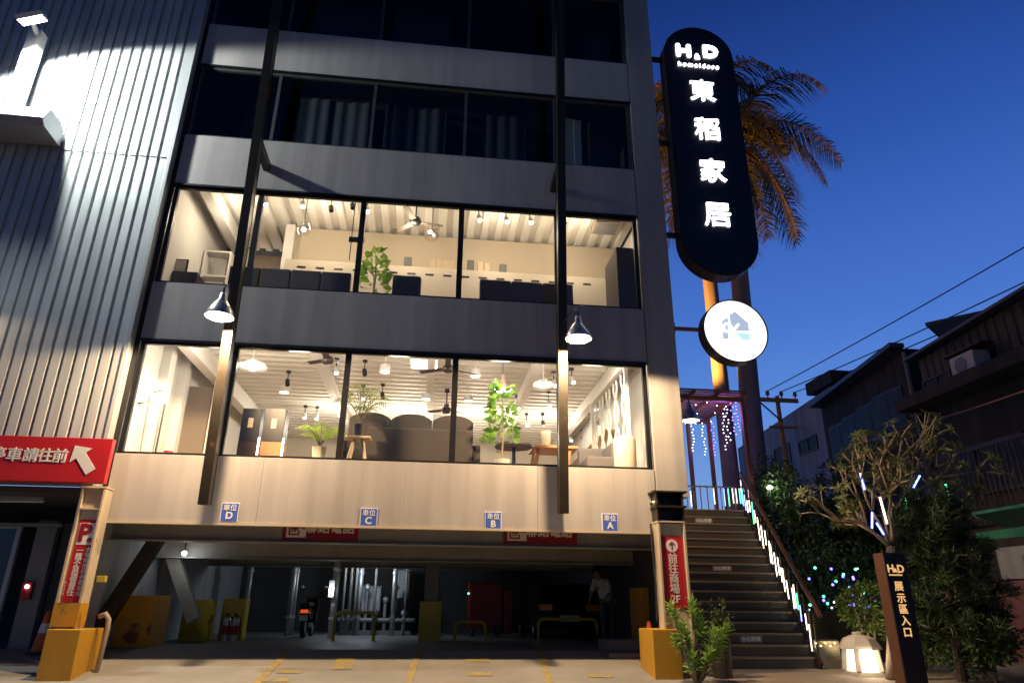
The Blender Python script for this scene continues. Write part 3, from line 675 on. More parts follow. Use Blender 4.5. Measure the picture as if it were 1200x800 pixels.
# pergola over the landing
yq=b1.y+.4; 
pg=thing('pergola','reddish timber pergola over the landing hung with white and violet fairy lights','pergola',(13,yq,zl))
zP=P(840,470,yq).z
x0,x1=10.8,P(871,470,yq).x
b=MB()
for y in (yq,yq+2.6): MB().box(x0,x1,y-.05,y+.05,zP,zP+.14).build('beam',M['rustwood'],pg)
for i in range(6):
    x=lerp(x0+.1,x1-.05,i/5); MB().box(x-.03,x+.03,yq-.3,yq+2.9,zP+.141,zP+.24).build('rafter',M['rustwood'],pg)
for i in range(14):
    y=yq-.25+i*.235; MB().box(x0,x1,y-.06,y+.06,zP+.241,zP+.27).build('slat',M['rustwood'],pg)
for (x,y) in ((x1-.05,yq),(x1-.05,yq+2.6),(P(808,520,yq+2.6).x,yq+2.6)): MB().box(x-.055,x+.055,y-.055,y+.055,zl,zP-.001).build('post',M['rustwood'],pg)
FW_=emis('fairy white',(.9,.90,1),4.5); FV=emis('fairy violet',(.38,.14,1),5); FG=emis('fairy green',(.1,1,.45),5); FB=emis('fairy blue',(.15,.12,1),6); FA=emis('amber glint',(1,.55,.2),5)
def light_string(name,label,grp,pts_list,m,r=.02,wire=True,extra=None):
    t=thing(name,label,'fairy lights',pts_list[0],grp)
    p0=pts_list[0]; o0=MB().ball(p0,r,6,4).build('bulb',m,t)
    for p in pts_list[1:]:
        o=o0.copy(); COL.objects.link(o); o.parent=t; o.location=Vector(p)-Vector(p0)
    if wire: MB().tube(pts_list,.004,4).build('wire',M['cable'],t)
    return t
for i,(px,y,n,m) in enumerate(((809,yq+2.5,10,FW_),(822,yq+2.5,11,FW_),(833,yq+2.5,11,FV),(846,yq+1.2,12,FW_),(851,yq+.4,11,FW_),(858,yq+.1,10,FV),(864,yq,9,FV))):
    top=P(px,478+abs(i-3),y); top.z=zP-.02
    pts=[top+Vector((rnd.uniform(-.05,.05),rnd.uniform(-.03,.03),-j*.105)) for j in range(n)]
    light_string('fairy_lights','%s fairy light drop hanging from the pergola'%('violet' if m is FV else 'white'),'fairy light drops on the pergola',pts,m,.019)
pts=[Vector((lerp(x0+.3,x1-.1,rnd.random()),lerp(yq,yq+2.6,rnd.random()),zP-.03)) for j in range(34)]; pts.sort(key=lambda p:p.x)
light_string('fairy_lights','white fairy lights strung across the underside of the pergola roof',None,pts,FW_,.019)
point('fairy_glow',(x1-.5,yq+.5,zP-.3),30,(.45,.15,1),.2,pg); point('fairy_glow',(x1-1.1,yq+1.3,zP-.3),10,(.6,.4,1),.2,pg)
# assumed sodium flood, unseen, added on the pergola roof to light the palms orange
lx,ly=12.6,yq+2.3
fl=thing('assumed_sodium_lamp','assumed small sodium flood lamp added on the pergola roof','flood lamp',(lx,ly,zP+.3))
MB().box(lx-.1,lx+.1,ly-.08,ly+.08,zP+.292,zP+.40).build('housing',M['black'],fl,bevel=.01); MB().box(lx-.08,lx+.08,ly-.06,ly+.06,zP+.401,zP+.407).build('lens',emis('assumed sodium lens',(1,.5,.12),4),fl)
spot('assumed_sodium_light',(lx,ly,zP+.45),(lx+2.9,ly+1.5,zP+9),9500,104,.35,(1,.38,.07),.15,fl)

# ================================================================== INTERIOR, lower lit floor
F2, F3 = 3.98, 7.40
WC=(1,.87,.69); WC3=(1,.82,.59)
def leaf_quads(b, c, d, up, L, w, fold=.15):     # one leaf: pointed, slightly folded
    d=d.normalized(); s=d.cross(up)
    if s.length<1e-3: s=d.orthogonal()
    s.normalize(); u=s.cross(d).normalized()
    p0=c; p1=c+d*L*.45+s*w/2+u*fold*w; p2=c+d*L-u*.12*L; p3=c+d*L*.45-s*w/2+u*fold*w; pm=c+d*L*.5
    b.add([p0,p1,pm,p3,p2],[(0,1,2),(0,2,3),(1,4,2),(2,4,3)])
def rv(r=rnd): 
    while True:
        v=Vector((r.uniform(-1,1),r.uniform(-1,1),r.uniform(-1,1)))
        if .05<v.length<1: return v.normalized()
LF=dict(fid=leafmat('fiddle leaf',(.16,.34,.05),.35,.4), bright=leafmat('bright leaf',(.36,.56,.09),.35,.4), palm=leafmat('parlour palm leaf',(.20,.27,.07),.35,.4),
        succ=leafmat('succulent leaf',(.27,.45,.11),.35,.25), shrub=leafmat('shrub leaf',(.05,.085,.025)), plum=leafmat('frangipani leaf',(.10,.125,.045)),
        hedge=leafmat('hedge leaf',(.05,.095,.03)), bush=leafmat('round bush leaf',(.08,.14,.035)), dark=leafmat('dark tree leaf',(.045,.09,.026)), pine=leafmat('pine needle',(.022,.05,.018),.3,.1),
        frond=leafmat('palm leaflet',(.10,.10,.035),.3,.25))
def fiddle(name,label,base,h,rad,m,n=90,L=.17,w=.11):
    t=thing(name,label,'potted plant',base)
    MB().lathe([(0,0),(.13,0),(.17,.28),(.155,.28),(.14,.25),(0,.25)],base,18).build('pot',M['pot'],t,smooth=False)
    b=MB(); top=base+Vector((0,0,h)); b.tube([base+Vector((0,0,.2)),base+Vector((.02,.01,h*.5)),top],[.02,.016,.006],6)
    for i in range(7):
        a=rnd.uniform(0,6.28); z=h*rnd.uniform(.35,.8); p=base+Vector((0,0,z)); b.tube([p,p+Vector((math.cos(a)*rad*.6,math.sin(a)*rad*.6,h*.15))],[.009,.004],5)
    b.build('stem',M['bark'],t)
    b=MB()
    for i in range(n):
        f=i/n; a=rnd.uniform(0,6.28); rr_=rad*(.25+.75*math.sqrt(rnd.random()))*(1-.55*f); z=h*(.36+.68*f)
        c=base+Vector((math.cos(a)*rr_*.8,math.sin(a)*rr_*.8,z)); d=Vector((math.cos(a),math.sin(a),rnd.uniform(-.2,.7))); leaf_quads(b,c,d,rv(),L*rnd.uniform(.7,1.2),w*rnd.uniform(.8,1.2))
    b.build('leaves',LF[m],t); return t
# sofa with its back to the glass
def sofa(x0,x1,y0,zt,seats,label,m='sofa',nm='sofa'):
    t=thing(nm,label,'sofa',((x0+x1)/2,y0,F2)); mm=M[m]
    MB().box(x0,x1,y0,y0+.22,F2+.10,zt-.30).build('back_frame',mm,t,bevel=.04)
    w=(x1-x0)/seats
    for i in range(seats):
        a,c=x0+i*w,x0+(i+1)*w; b=MB(); n=10
        pts=[(lerp(a+.004,c-.004,k/n), zt-.13+.13*(1-abs(2*k/n-1)**2.6)) for k in range(n+1)]
        b.prism([(a+.004,zt-.5)]+pts+[(c-.004,zt-.5)],y0+.03,y0+.36); b.build('back_cushion',mm,t,bevel=.02)
        MB().box(a+.01,c-.01,y0+.30,y0+.95,F2+.38,F2+.52).build('seat_cushion',mm,t,bevel=.03)
    for xx in (x0-.16,x1+.002): MB().box(xx,xx+.158,y0+.05,y0+.95,F2+.10,F2+.62).build('armrest',mm,t,bevel=.04)
    MB().box(x0,x1,y0+.23,y0+.93,F2+.10,F2+.37).build('base',mm,t)
    for xx in (x0,x1-.06):
        for yy in (y0+.03,y0+.86): MB().box(xx,xx+.05,yy,yy+.05,F2,F2+.099).build('leg',M['oak'],t)
    return t
sx0=P(400,520,.75).x; sx1=P(560,520,.75).x
sofa(sx0+.1,sx1-.1,.75,P(480,484,.75).z,3,'large charcoal sofa with three back cushions turned to the window')
# stool with potted palm
s0=P(418,540,.36); t=thing('stool','pale wooden stool with splayed legs against the glass','stool',(s0.x,.36,F2)); zt=P(418,512,.36).z
b=MB().box(s0.x-.24,s0.x+.24,.2,.5,zt-.05,zt).build('seat',M['palewood'],t,bevel=.02)
for sx in (-1,1):
    for sy_ in (-1,1): MB().bar((s0.x+sx*.08,.35+sy_*.06,zt-.05),(s0.x+sx*.18,.35+sy_*.12,F2),.035,.05).build('leg',M['palewood'],t)
def frondplant(name,label,base,h,n,L,m,potm,spread=1.0,cat='potted plant',pot=True):
    t=thing(name,label,cat,base)
    if pot: MB().lathe([(0,0),(.11,0),(.14,.24),(.125,.24),(.11,.21),(0,.21)],base,16).build('pot',potm,t)
    b=MB(); st=MB()
    for i in range(n):
        a=i*2.4+rnd.uniform(-.3,.3); el=rnd.uniform(.35,1.2); out=Vector((math.cos(a),math.sin(a),0))*spread
        p0=base+Vector((0,0,.2)); pts=[p0]
        for k in range(1,9):
            f=k/8; pts.append(base+Vector((0,0,.2+h*(math.sin(f*1.9)/1.0*(.55+.45*el)*.75)))+out*L*(f**1.4)*(1.25-el*.45))
        st.tube(pts,[.008]*5+[.004]*4,4)
        for k in range(3,9):
            d=(pts[k]-pts[k-1]).normalized(); s=d.cross(Vector((0,0,1)));
            if s.length<.01: continue
            s.normalize()
            for q in (0,.5):
                for sg_ in (-1,1):
                    c=pts[k-1].lerp(pts[k],q); leaf_quads(b,c,(s*sg_+d*.7+Vector((0,0,-.15))),Vector((0,0,1)),L*.36*(1-.4*abs(k/8-.5)),.03)
    st.build('stem',M['bark'],t); b.build('leaves',LF[m],t); return t
frondplant('potted_palm','slender potted palm on the pale stool in front of the charcoal sofa',Vector((s0.x,.36,zt)),.95,12,.62,'palm',M['darkpot'],.9)
pp=P(372,545,.55); pp.z=F2; t=thing('plant_stand','white cylindrical plant stand by the window','plant stand',pp); MB().lathe([(0,0),(.17,0),(.17,.16),(0,.16)],pp,20).build('body',M['white'],t)
frondplant('potted_fern','bright green fern in a pale pot on a white stand',pp+Vector((0,0,.16)),.62,13,.5,'bright',M['pot'],1.0)
pp=P(588,545,.6); pp.z=F2
fiddle('fiddle_leaf_fig','leafy fiddle leaf fig in a pale pot right of the charcoal sofa',pp,P(588,452,.6).z-F2,.40,'fid',130,.2,.15)
# dark display towers with lit edges
for px,w,Y in ((287,.19,1.2),(315,.21,1.2)):
    c=P(px,540,Y); zt=P(px,478,Y).z; t=thing('display_tower','black display tower with white lit edge, %s of the pair'%('narrower left one' if px<300 else 'right one over an orange cabinet'),'display tower',(c.x,Y,F2))
    MB().box(c.x-w,c.x+w,Y,Y+.4,F2+.62,zt).build('upper_box',M['black'],t,bevel=.01); MB().box(c.x-w,c.x+w,Y,Y+.4,F2,F2+.619).build('lower_box',M['darkbrown'] if px<300 else M['oak'],t)
    MB().box(c.x+w+.005,c.x+w+.03,Y,Y+.03,F2,F2+.7).build('light_strip',LWHITE,t)
    MB().box(c.x-.05,c.x+.05,Y-.006,Y-.001,F2+.9,F2+1.1).build('plaque',M['palewood'],t)
# potted tall dark plant in the left bay
c=P(165,528,.9); t=thing('rubber_plant','tall plant with one big dark leaf behind the leftmost lower pane','plant',(c.x,.9,F2))
b=MB(); b.tube([(c.x,.9,F2),(c.x-.05,.9,5.4)],.012,6); b.build('stem',M['bark'],t); b=MB(); leaf_quads(b,Vector((c.x-.05,.9,5.25)),Vector((-.8,-.2,-.35)),Vector((0,0,1)),.5,.2); leaf_quads(b,Vector((c.x-.05,.9,5.4)),Vector((.5,.6,.5)),Vector((0,0,1)),.4,.18); b.build('leaves',LF['shrub'],t)
c=P(198,526,1.0); t=thing('red_ornament','red glass ornament on a white plinth in the leftmost lower bay','ornament',(c.x,1.0,F2+.05))
MB().lathe([(0,0),(.15,0),(.15,.05),(0,.05)],(c.x,1.0,F2),16).build('plinth',M['white'],t); MB().lathe([(0,.05),(.08,.06),(.12,.16),(.06,.26),(.09,.32),(0,.3)],(c.x,1.0,F2),14).build('vase',M['redbox'],t,smooth=True)
c=P(184,520,1.3); t=thing('column_lamp','slim black floor lamp with a white lit head in the leftmost lower bay','floor lamp',(c.x,1.3,F2)); MB().lathe([(0,0),(.12,0),(.12,.02),(0,.02)],(c.x,1.3,F2),16).build('base',M['black'],t); MB().tube([(c.x,1.3,F2+.02),(c.x,1.3,5.35)],.02,8).build('pole',M['black'],t); MB().tube([(c.x,1.3,5.351),(c.x,1.3,5.65)],.035,8).build('lamp_head',LWHITE,t)
# round table, wood table, grey sofa on the right
c=P(602,540,1.0); zt=P(602,524,1.0).z; t=thing('round_table','grey round side table beside the fiddle leaf fig','table',(c.x,1.0,F2))
MB().lathe([(0,0),(.40,0),(.40,.04),(0,.04)],(c.x,1.0,zt),26).build('tabletop',M['sofagrey'],t); MB().tube([(c.x,1.0,F2),(c.x,1.0,zt)],.04,10).build('leg',M['black'],t); MB().lathe([(0,0),(.22,0),(.2,.02),(0,.02)],(c.x,1.0,F2),20).build('base',M['black'],t)
x0,x1=P(625,530,1.3).x,P(678,530,1.3).x; zt=P(640,521,1.3).z; t=thing('dining_table','orange oak dining table with trestle legs','table',((x0+x1)/2,1.7,F2))
MB().box(x0,x1,1.3,2.1,zt-.06,zt).build('tabletop',M['oak'],t,bevel=.01)
for xx in (x0+.12,x1-.18):
    for yy in (1.4,2.0): MB().bar((xx,yy,zt-.06),(xx-.12,yy,F2),.05,.09).build('leg',M['oak'],t)
c=P(640,521,1.6); t=thing('glass_vase','clear pale vase standing on the oak dining table','vase',(c.x,1.6,zt)); MB().lathe([(0,0),(.1,0),(.1,.3),(.12,.36),(.1,.36),(.085,.02)],(c.x,1.6,zt),16).build('body',M['cream'],t,smooth=True)
x0,x1=P(688,530,1.0).x,P(722,530,1.0).x; t=thing('lounge_sofa','low grey lounge sofa behind the rightmost lower pane','sofa',((x0+x1)/2,1.2,F2)); zt=P(700,534,1.0).z
MB().box(x0,x1,1.0,1.8,F2+.08,zt-.0).build('seat',M['sofagrey'],t,bevel=.05); MB().box(x1-.1,x1+.16,1.0,1.85,F2+.08,zt+.32).build('armrest',M['sofagrey'],t,bevel=.06); MB().box(x0,x1,1.802,2.05,F2+.08,zt+.35).build('backrest',M['sofagrey'],t,bevel=.06)
# white wavy lattice screen and cream stool
t=thing('lattice_screen','white wavy lattice screen standing by the right end of the lower floor','screen',(9.75,2.5,F2)); b=MB()
for k in range(5):
    y=.8+k*.65
    for ph in (0,math.pi):
        b.tube([(9.72,y+.16*math.sin(j*.9+ph),F2+.1+j*.17) for j in range(14)],.03,5)
b.build('lattice',M['white'],t,smooth=True)
[MB().box(*q).build('frame_bar',M['white'],t) for q in ((9.68,9.76,.55,.62,F2,6.5),(9.68,9.76,3.7,3.77,F2,6.5),(9.68,9.76,.621,3.699,6.4,6.5),(9.68,9.76,.621,3.699,F2,F2+.08))]
c=P(752,540,.6); c.x=9.62; t=thing('cream_stool','cream drum stool in the right corner of the lower floor','stool',(c.x,.6,F2)); MB().lathe([(0,0),(.2,0),(.23,.1),(.23,.75),(.2,.82),(0,.84)],(c.x,.6,F2),24).build('body',M['cream'],t,smooth=True)
# ceiling fittings: spots, pendants, fans, panel, downlights
def track_spot(p, zc, label, grp, k='w', aim=(.2,-.5,-1)):
    t=thing('track_spot',label,'spotlight',p,grp); d=Vector(aim).normalized()
    MB().box(p.x-.05,p.x+.05,p.y-.05,p.y+.05,zc-.05,zc).build('base',M['black'],t)
    MB().tube([p-d*.02,p+d*.15],.055,10).build('housing',M['black'] if k=='b' else M['white'],t)
    MB().tube([(p.x,p.y,zc-.05),p+Vector((0,0,.0))],.012,6).build('stem',M['black'],t)
    if k=='w': MB().tube([p+d*.151,p+d*.158],.048,10).build('lens',LWHITE,t)
    return t
Z2c=6.90
def ceil_at(px,py,z): 
    p=PZ(px,py,z); return p
for px,py,k in ((337,446,'b'),(357,485,'w'),(371,486,'w'),(394,432,'w'),(427,434,'b'),(425,462,'w'),(448,461,'b'),(649,447,'w'),(670,443,'w'),(643,470,'w'),(697,475,'w'),(617,494,'w'),(636,494,'b'),(668,512,'w'),(683,512,'b'),(606,474,'w'),(576,466,'w')):
    p=ceil_at(px,py,6.66)
    if p.y>BK-.4: p=P(px,py,BK-.5)
    if p.y<.3: continue
    track_spot(p,6.915,'small lit spotlight on the white ceiling of the lower floor' if k=='w' else 'small unlit black spotlight on the white ceiling of the lower floor','lit ceiling spotlights, lower floor' if k=='w' else 'dark ceiling spotlights, lower floor',k)
def pendant(px,py,z,kind,label,grp=None,zc=6.915,m='white',s=1.0):
    p=PZ(px,py,z)
    if p.y>BK-.5: p=P(px,py,BK-.6)
    t=thing('pendant_lamp',label,'pendant lamp',p,grp)
    if kind=='cone': MB().lathe([(.24*s,0),(.21*s,.06),(.10*s,.14),(.05*s,.26),(.045*s,.36),(0,.37)],p,22).build('lamp_shade',M[m],t,smooth=True)
    if kind=='dish': MB().lathe([(.30*s,0),(.26*s,.06),(.08*s,.13),(0,.14)],p,22).build('lamp_shade',M[m],t,smooth=True)
    if kind=='drum': MB().lathe([(.13*s,0),(.13*s,.16),(0,.17)],p,18).build('lamp_shade',M[m],t)
    MB().lathe([(0,.03),(.85*(.24 if kind!='drum' else .13)*s,.02)],p,18).build('diffuser',LWHITE,t,smooth=None)
    MB().tube([p+Vector((0,0,.13)),(p.x,p.y,max(p.z+.2,zc))],.007,5).build('cord',M['black'] if m!='white' else M['white'],t)
    return t
pendant(295,430,5.95,'dish','lit white dish in place of a lamp reflection in the second lower pane'); pendant(589,458,5.9,'cone','lit brown cone pendant above the fiddle leaf fig',m='tan')  # the white dish stands in for a lamp mirrored in the glass
pendant(637,452,6.0,'dish','lit white tilted dish pendant right of the brown cone pendant',s=.8)
for px,py in ((333,460),(451,436),(499,468),(549,470),(557,441),(697,499)): pendant(px,py,6.45,'drum','small white drum pendant on the lower floor ceiling','white drum pendants, lower floor',s=.9)
def fan(px,py,z,zc,label,L=.62):
    p=PZ(px,py,z); 
    if p.y>BK-.9: p=P(px,py,BK-1)
    t=thing('ceiling_fan',label,'ceiling fan',p)
    MB().lathe([(0,-.05),(.10,-.04),(.13,.02),(.11,.10),(.05,.13),(.02,.16)],p,18).build('motor',M['darkbrown'],t,smooth=True)
    MB().tube([p+Vector((0,0,.15)),(p.x,p.y,zc)],.016,8).build('rod',M['darkbrown'],t); MB().lathe([(.07,-.08),(.06,0),(0,0)],(p.x,p.y,zc),14).build('canopy',M['darkbrown'],t)
    for k in range(3):
        a=.5+k*2.094; d=Vector((math.cos(a),math.sin(a),.02)); s=Vector((-math.sin(a),math.cos(a),.18))
        MB().obox(p+d*(L/2+.1)+Vector((0,0,.04)),d*L/2,s*.06,Vector((0,0,.006))).build('blade',M['darkbrown'],t)
fan(384,424,6.35,6.91,'brown ceiling fan behind the second lower pane',.42); fan(525,434,6.3,6.91,'brown ceiling fan beside the bright ceiling panel'); fan(523,482,6.3,6.91,'small far brown ceiling fan over the charcoal sofa',.45)
c=PZ(497,428,6.80); t=thing('ceiling_panel_light','bright white square ceiling panel lamp on the lower floor','ceiling light',c); MB().box(c.x-.32,c.x+.32,c.y-.32,c.y+.32,6.83,6.91).build('frame',M['white'],t); MB().box(c.x-.29,c.x+.29,c.y-.29,c.y+.29,6.815,6.829).build('diffuser',LWHITE,t)
for x,y in ((1.2,.9),(2.9,.42),(4.9,.40),(7.0,.42),(9.0,.6),(2.9,6.5),(4.9,6.5),(7.0,6.5),(9.0,6.5)):
    l=point('ceiling_fill',(x,y,6.15),66 if y<4 else 115,WC,.25,store)  # unseen lights for the ceiling spots; front row near the glass brightens the furniture
# shelf wall far back
t=thing('shelf_unit','pale shelf unit against the right wall of the lower floor','shelf',(10.2,5,F2)); b=MB()
for z in (4.0,4.6,5.2,5.8): b.box(10.1,10.44,4,9,z,z+.04)
b.build('shelf',M['palewood'],t)

# ================================================================== INTERIOR, upper lit floor
for xa,xb,label in ((P(268,320,.7).x,P(412,320,.7).x,'long charcoal headboard below the upper window, left one'),(P(562,340,.7).x,P(672,340,.7).x,'long charcoal headboard below the upper window, right one')):
    zt=P(350,316,.7).z if xa<4 else P(600,329,.7).z; t=thing('headboard',label,'headboard',((xa+xb)/2,.7,F3)); n=4 if xa<4 else 3; w=(xb-xa)/n
    for i in range(n): MB().box(xa+i*w+.006,xa+(i+1)*w-.006,.7,.86,F3+.1,zt).build('panel',M['greyfab'],t,bevel=.03)
    MB().box(xa+.02,xb-.02,.75,.82,F3,F3+.099).build('base',M['black'],t)
x0,x1=P(459,340,.6).x,P(493,340,.6).x; zt=P(475,322,.6).z; t=thing('armchair','brown grey armchair back beside the green plant','armchair',((x0+x1)/2,.8,F3)); MB().box(x0,x1,.6,.78,F3+.2,zt).build('backrest',M['greyfab'],t,bevel=.06); MB().box(x0,x1,.79,1.35,F3+.2,F3+.45).build('seat',M['greyfab'],t,bevel=.05)
for xx in (x0+.03,x1-.07):
    for yy in (.62,1.27): MB().box(xx,xx+.04,yy,yy+.04,F3,F3+.199).build('leg',M['oak'],t)
pp=P(437,345,.55); pp.z=F3; fiddle('leafy_plant','bright leafy green plant in the middle upper pane',pp,P(437,298,.55).z-F3,.36,'bright',70,.22,.18)
x0=P(742,300,.5).x; x1=P(760,300,.5).x; t=thing('dark_cabinet','tall black cabinet at the right end of the upper floor','cabinet',(9.8,.9,F3)); zt=P(742,292,.5).z
MB().box(9.62,10.3,.45,1.5,F3+.06,zt).build('body',M['sofa'],t,bevel=.01); MB().box(9.65,10.28,.47,1.45,F3,F3+.059).build('base',M['black'],t)
for i,(pa,pb) in enumerate(((474,483),(505,510),(512,517),(519,533),(548,556),(560,566),(568,574),(586,594))):
    x0,x1=P(pa,300,2.35).x,P(pb,300,2.35).x; h=.26+.08*rnd.random(); dk=i in(0,4,7)
    o=MB().box(x0,x1,2.35,2.5,9.322,9.322+h).build('picture_frame' if dk else 'book_row',M['sofagrey'] if dk else M['palewood'],None,bevel=.004)
    tag(o,('small dark framed picture on the storage ledge, upper floor' if dk else 'pale books standing on the storage ledge, upper floor'),'picture' if dk else 'books','dark frames on the ledge' if dk else 'books on the ledge')
for px,py in ((312,236),(355,238),(430,244),(561,254),(593,256),(621,257)):
    p=P(px,py,1.05 if px<500 else .95); track_spot(p,10.52,'small lit spotlight under the ribbed ceiling of the upper floor','lit ceiling spotlights, upper floor','w')
for px,py in ((388,243),(413,240),(660,258)):
    p=P(px,py,1.05); track_spot(p,10.52,'small unlit black spotlight under the ribbed ceiling of the upper floor','dark ceiling spotlights, upper floor','b')
# glass globe pendant and wire pendant, fan, projector arm
p=P(356,268,.9); t=thing('globe_pendant','clear glass globe pendant with a bright bulb on the upper floor','pendant lamp',p)
MB().lathe([(.02,.20),(.09,.16),(.15,.02),(.13,-.12),(.06,-.18),(.001,-.19)],p,20).build('globe',G_CLEAR,t,smooth=True); MB().ball(p-Vector((0,0,.02)),.05,10,7).build('bulb',LWHITE,t); MB().tube([p+Vector((0,0,.04)),(p.x,p.y,10.52)],.007,5).build('cord',M['black'],t)
p=P(506,272,.9); t=thing('wire_pendant','brass wire pendant with two small bulbs beside the upper fan','pendant lamp',p); b=MB()
for k in range(6):
    a=k*1.047; b.tube([p+Vector((.14*math.cos(a),.14*math.sin(a),-.14)),p+Vector((.14*math.cos(a),.14*math.sin(a),.14))],.006,5)
for z in(-.14,.14): b.tube([p+Vector((.14*math.cos(a*.3927),.14*math.sin(a*.3927),z)) for a in range(17)],.006,5)
b.build('wire_cage',M['oak'],t); MB().ball(p+Vector((-.04,0,0)),.045,8,6).build('bulb',LWHITE,t); MB().ball(p+Vector((.05,.02,-.06)),.035,8,6).build('bulb',LWARM,t); MB().tube([p,(p.x,p.y,10.52)],.006,5).build('cord',M['black'],t)
p=P(487,260,1.3); t=thing('ceiling_fan','dark ceiling fan on the upper floor beside the brass wire pendant','ceiling fan',p)
MB().lathe([(0,-.06),(.12,-.04),(.14,.02),(.11,.10),(.04,.14)],p,18).build('motor',M['black'],t,smooth=True); MB().tube([p+Vector((0,0,.13)),(p.x,p.y,10.52)],.016,8).build('rod',M['black'],t)
for k in range(3):
    a=.2+k*2.094; d=Vector((math.cos(a),math.sin(a),.02)); s=Vector((-math.sin(a),math.cos(a),.18)); MB().obox(p+d*.38,d*.28,s*.06,Vector((0,0,.006))).build('blade',M['tan'],t)
p=P(418,281,.8); t=thing('hanging_screen','small dark screen hanging on a thin pole from the upper ceiling','screen',p); MB().box(p.x-.17,p.x+.17,.78,.82,p.z-.06,p.z+.06).build('screen',M['black'],t); MB().tube([(p.x-.12,.83,p.z-.5),(p.x-.12,.83,10.52)],.012,6).build('pole',M['black'],t)
p=P(713,266,1.2); t=thing('air_conditioner','slim ceiling air conditioner at the right of the upper floor','air conditioner',p); MB().box(p.x-.3,p.x+.3,1.2,1.8,10.32,10.5).build('body',M['tan'],t,bevel=.01); MB().box(p.x-.25,p.x+.25,1.25,1.75,10.31,10.319).build('vent',M['grey'],t)
# upper left bay: shelf unit and framed picture
t=thing('display_shelf','white display shelf in the leftmost upper bay','shelf',(.2,2.75,F3))
for x in(-.12,.48): MB().box(x,x+.04,2.6,2.9,F3,9.6).build('upright',M['white'],t)
for z in(7.45,8.2,8.9,9.56): MB().box(-.079,.479,2.6,2.9,z,z+.04).build('shelf',M['white'],t)
c=P(210,312,1.2); t=thing('framed_picture','black framed picture on a dark sideboard in the leftmost upper bay','picture',c); MB().box(c.x-.17,c.x+.17,1.2,1.24,c.z-.16,c.z+.18).build('frame',M['black'],t); MB().box(c.x-.14,c.x+.14,1.19,1.199,c.z-.13,c.z+.15).build('print',M['cream'],t)
d=thing('sideboard','dark oak sideboard under the framed picture in the leftmost upper bay','sideboard',(c.x,1.3,F3)); MB().box(-.15,c.x+.45,1.1,1.6,F3+.1,c.z-.165).build('body',M['darkbrown'],d,bevel=.01); MB().box(-.12,c.x+.4,1.12,1.55,F3,F3+.099).build('plinth',M['black'],d)
for x,y in ((.9,1.6),(2.9,1.35),(4.9,1.35),(7.0,1.35),(8.9,1.35),(.8,4.5)): point('ceiling_fill',(x,y,9.85),58,WC3,.22,store)  # unseen, bodiless lights standing for the ceiling spots

# ================================================================== dark upper floors: things on the sills
def sill(px,py,Y,kind,label,m):
    c=P(px,py,Y); c.z=10.955; t=thing(kind,label,kind.split('_')[-1],c); r={'white_tub':.17,'white_mug':.07,'green_pot':.11,'white_bucket':.16}.get(kind,.1); h={'white_tub':.2,'white_mug':.24,'green_pot':.24,'white_bucket':.34}.get(kind,.2)
    MB().lathe([(0,0),(r*.85,0),(r,h*.95),(r*.97,h),(r*.8,h*.9),(0,h*.88)],c,20).build('body',m,t); MB().lathe([(r*1.02,h*.80),(r*1.05,h*.84),(r*1.02,h*.88)],c,20).build('rim',M['grey'],t,smooth=None)
sill(421,170,.6,'white_tub','white tub on the sill of the second dark window',M['white']); sill(488,176,.35,'white_mug','small white mug on the sill of the dark window',M['white'])
sill(530,178,.35,'green_pot','green pot on the sill of the dark window',mat('teal glaze',(.02,.22,.16),.3)); sill(702,192,.5,'white_bucket','white bucket with dark bands by the rightmost dark window',M['white'])
c=P(628,182,.5); t=thing('cardboard_box','grey covered box by the dark window left of the right hanger','box',(c.x,.5,10.955)); MB().box(c.x-.3,c.x+.25,.4,.8,10.955,11.3).build('body',M['sofagrey'],t,bevel=.03); MB().box(c.x-.31,c.x+.26,.39,.81,11.301,11.36).build('lid',M['sofagrey'],t,bevel=.015)
t=thing('folded_screen','pale folded screen leaning behind the rightmost dark window','screen',(8.6,.8,10.955)); MB().bar((8.45,.8,10.96),(8.75,.8,13.0),.04,.5,(1,0,0)).build('panel',M['wallwhite'],t); MB().box(8.78,8.95,.7,.9,10.955,12.9).build('post',M['wallwhite'],t)
def curtain(x0,x1,z0,z1,label,ph=0):
    cu=thing('curtain',label,'curtain',((x0+x1)/2,.8,z0),'curtains behind the dark upper windows'); b=MB(); n=int((x1-x0)/.045)
    pr=[(lerp(x0,x1,i/n),1.0+.022*math.sin(i*.9+ph)+.03*math.sin(i*.23+ph)) for i in range(n+1)]; n=len(pr)
    b.add([(x,y,z0+.01) for x,y in pr]+[(x,y,z1) for x,y in pr],[(i,i+1,n+i+1,n+i) for i in range(n-1)]); b.build('cloth',M['curtaincloth'],cu,smooth=True); MB().tube([(x0-.04,1.0,z1+.03),(x1+.04,1.0,z1+.03)],.02,6).build('rail',M['black'],cu)
for z0,z1,fl_n in ((10.96,13.1,'fourth'),(14.13,16.4,'fifth')):
    for (x0,x1,w) in ((.75,1.65,'leftmost'),(1.95,3.75,'second'),(4.1,5.6,'middle'),(6.5,7.6,'fourth'),(9.2,9.9,'rightmost')):
        if fl_n=='fifth' and w in('leftmost','fourth'): continue
        curtain(x0,x1,z0,z1,'dim grey drawn curtain behind the %s dark window of the %s floor'%(w,fl_n),x0)
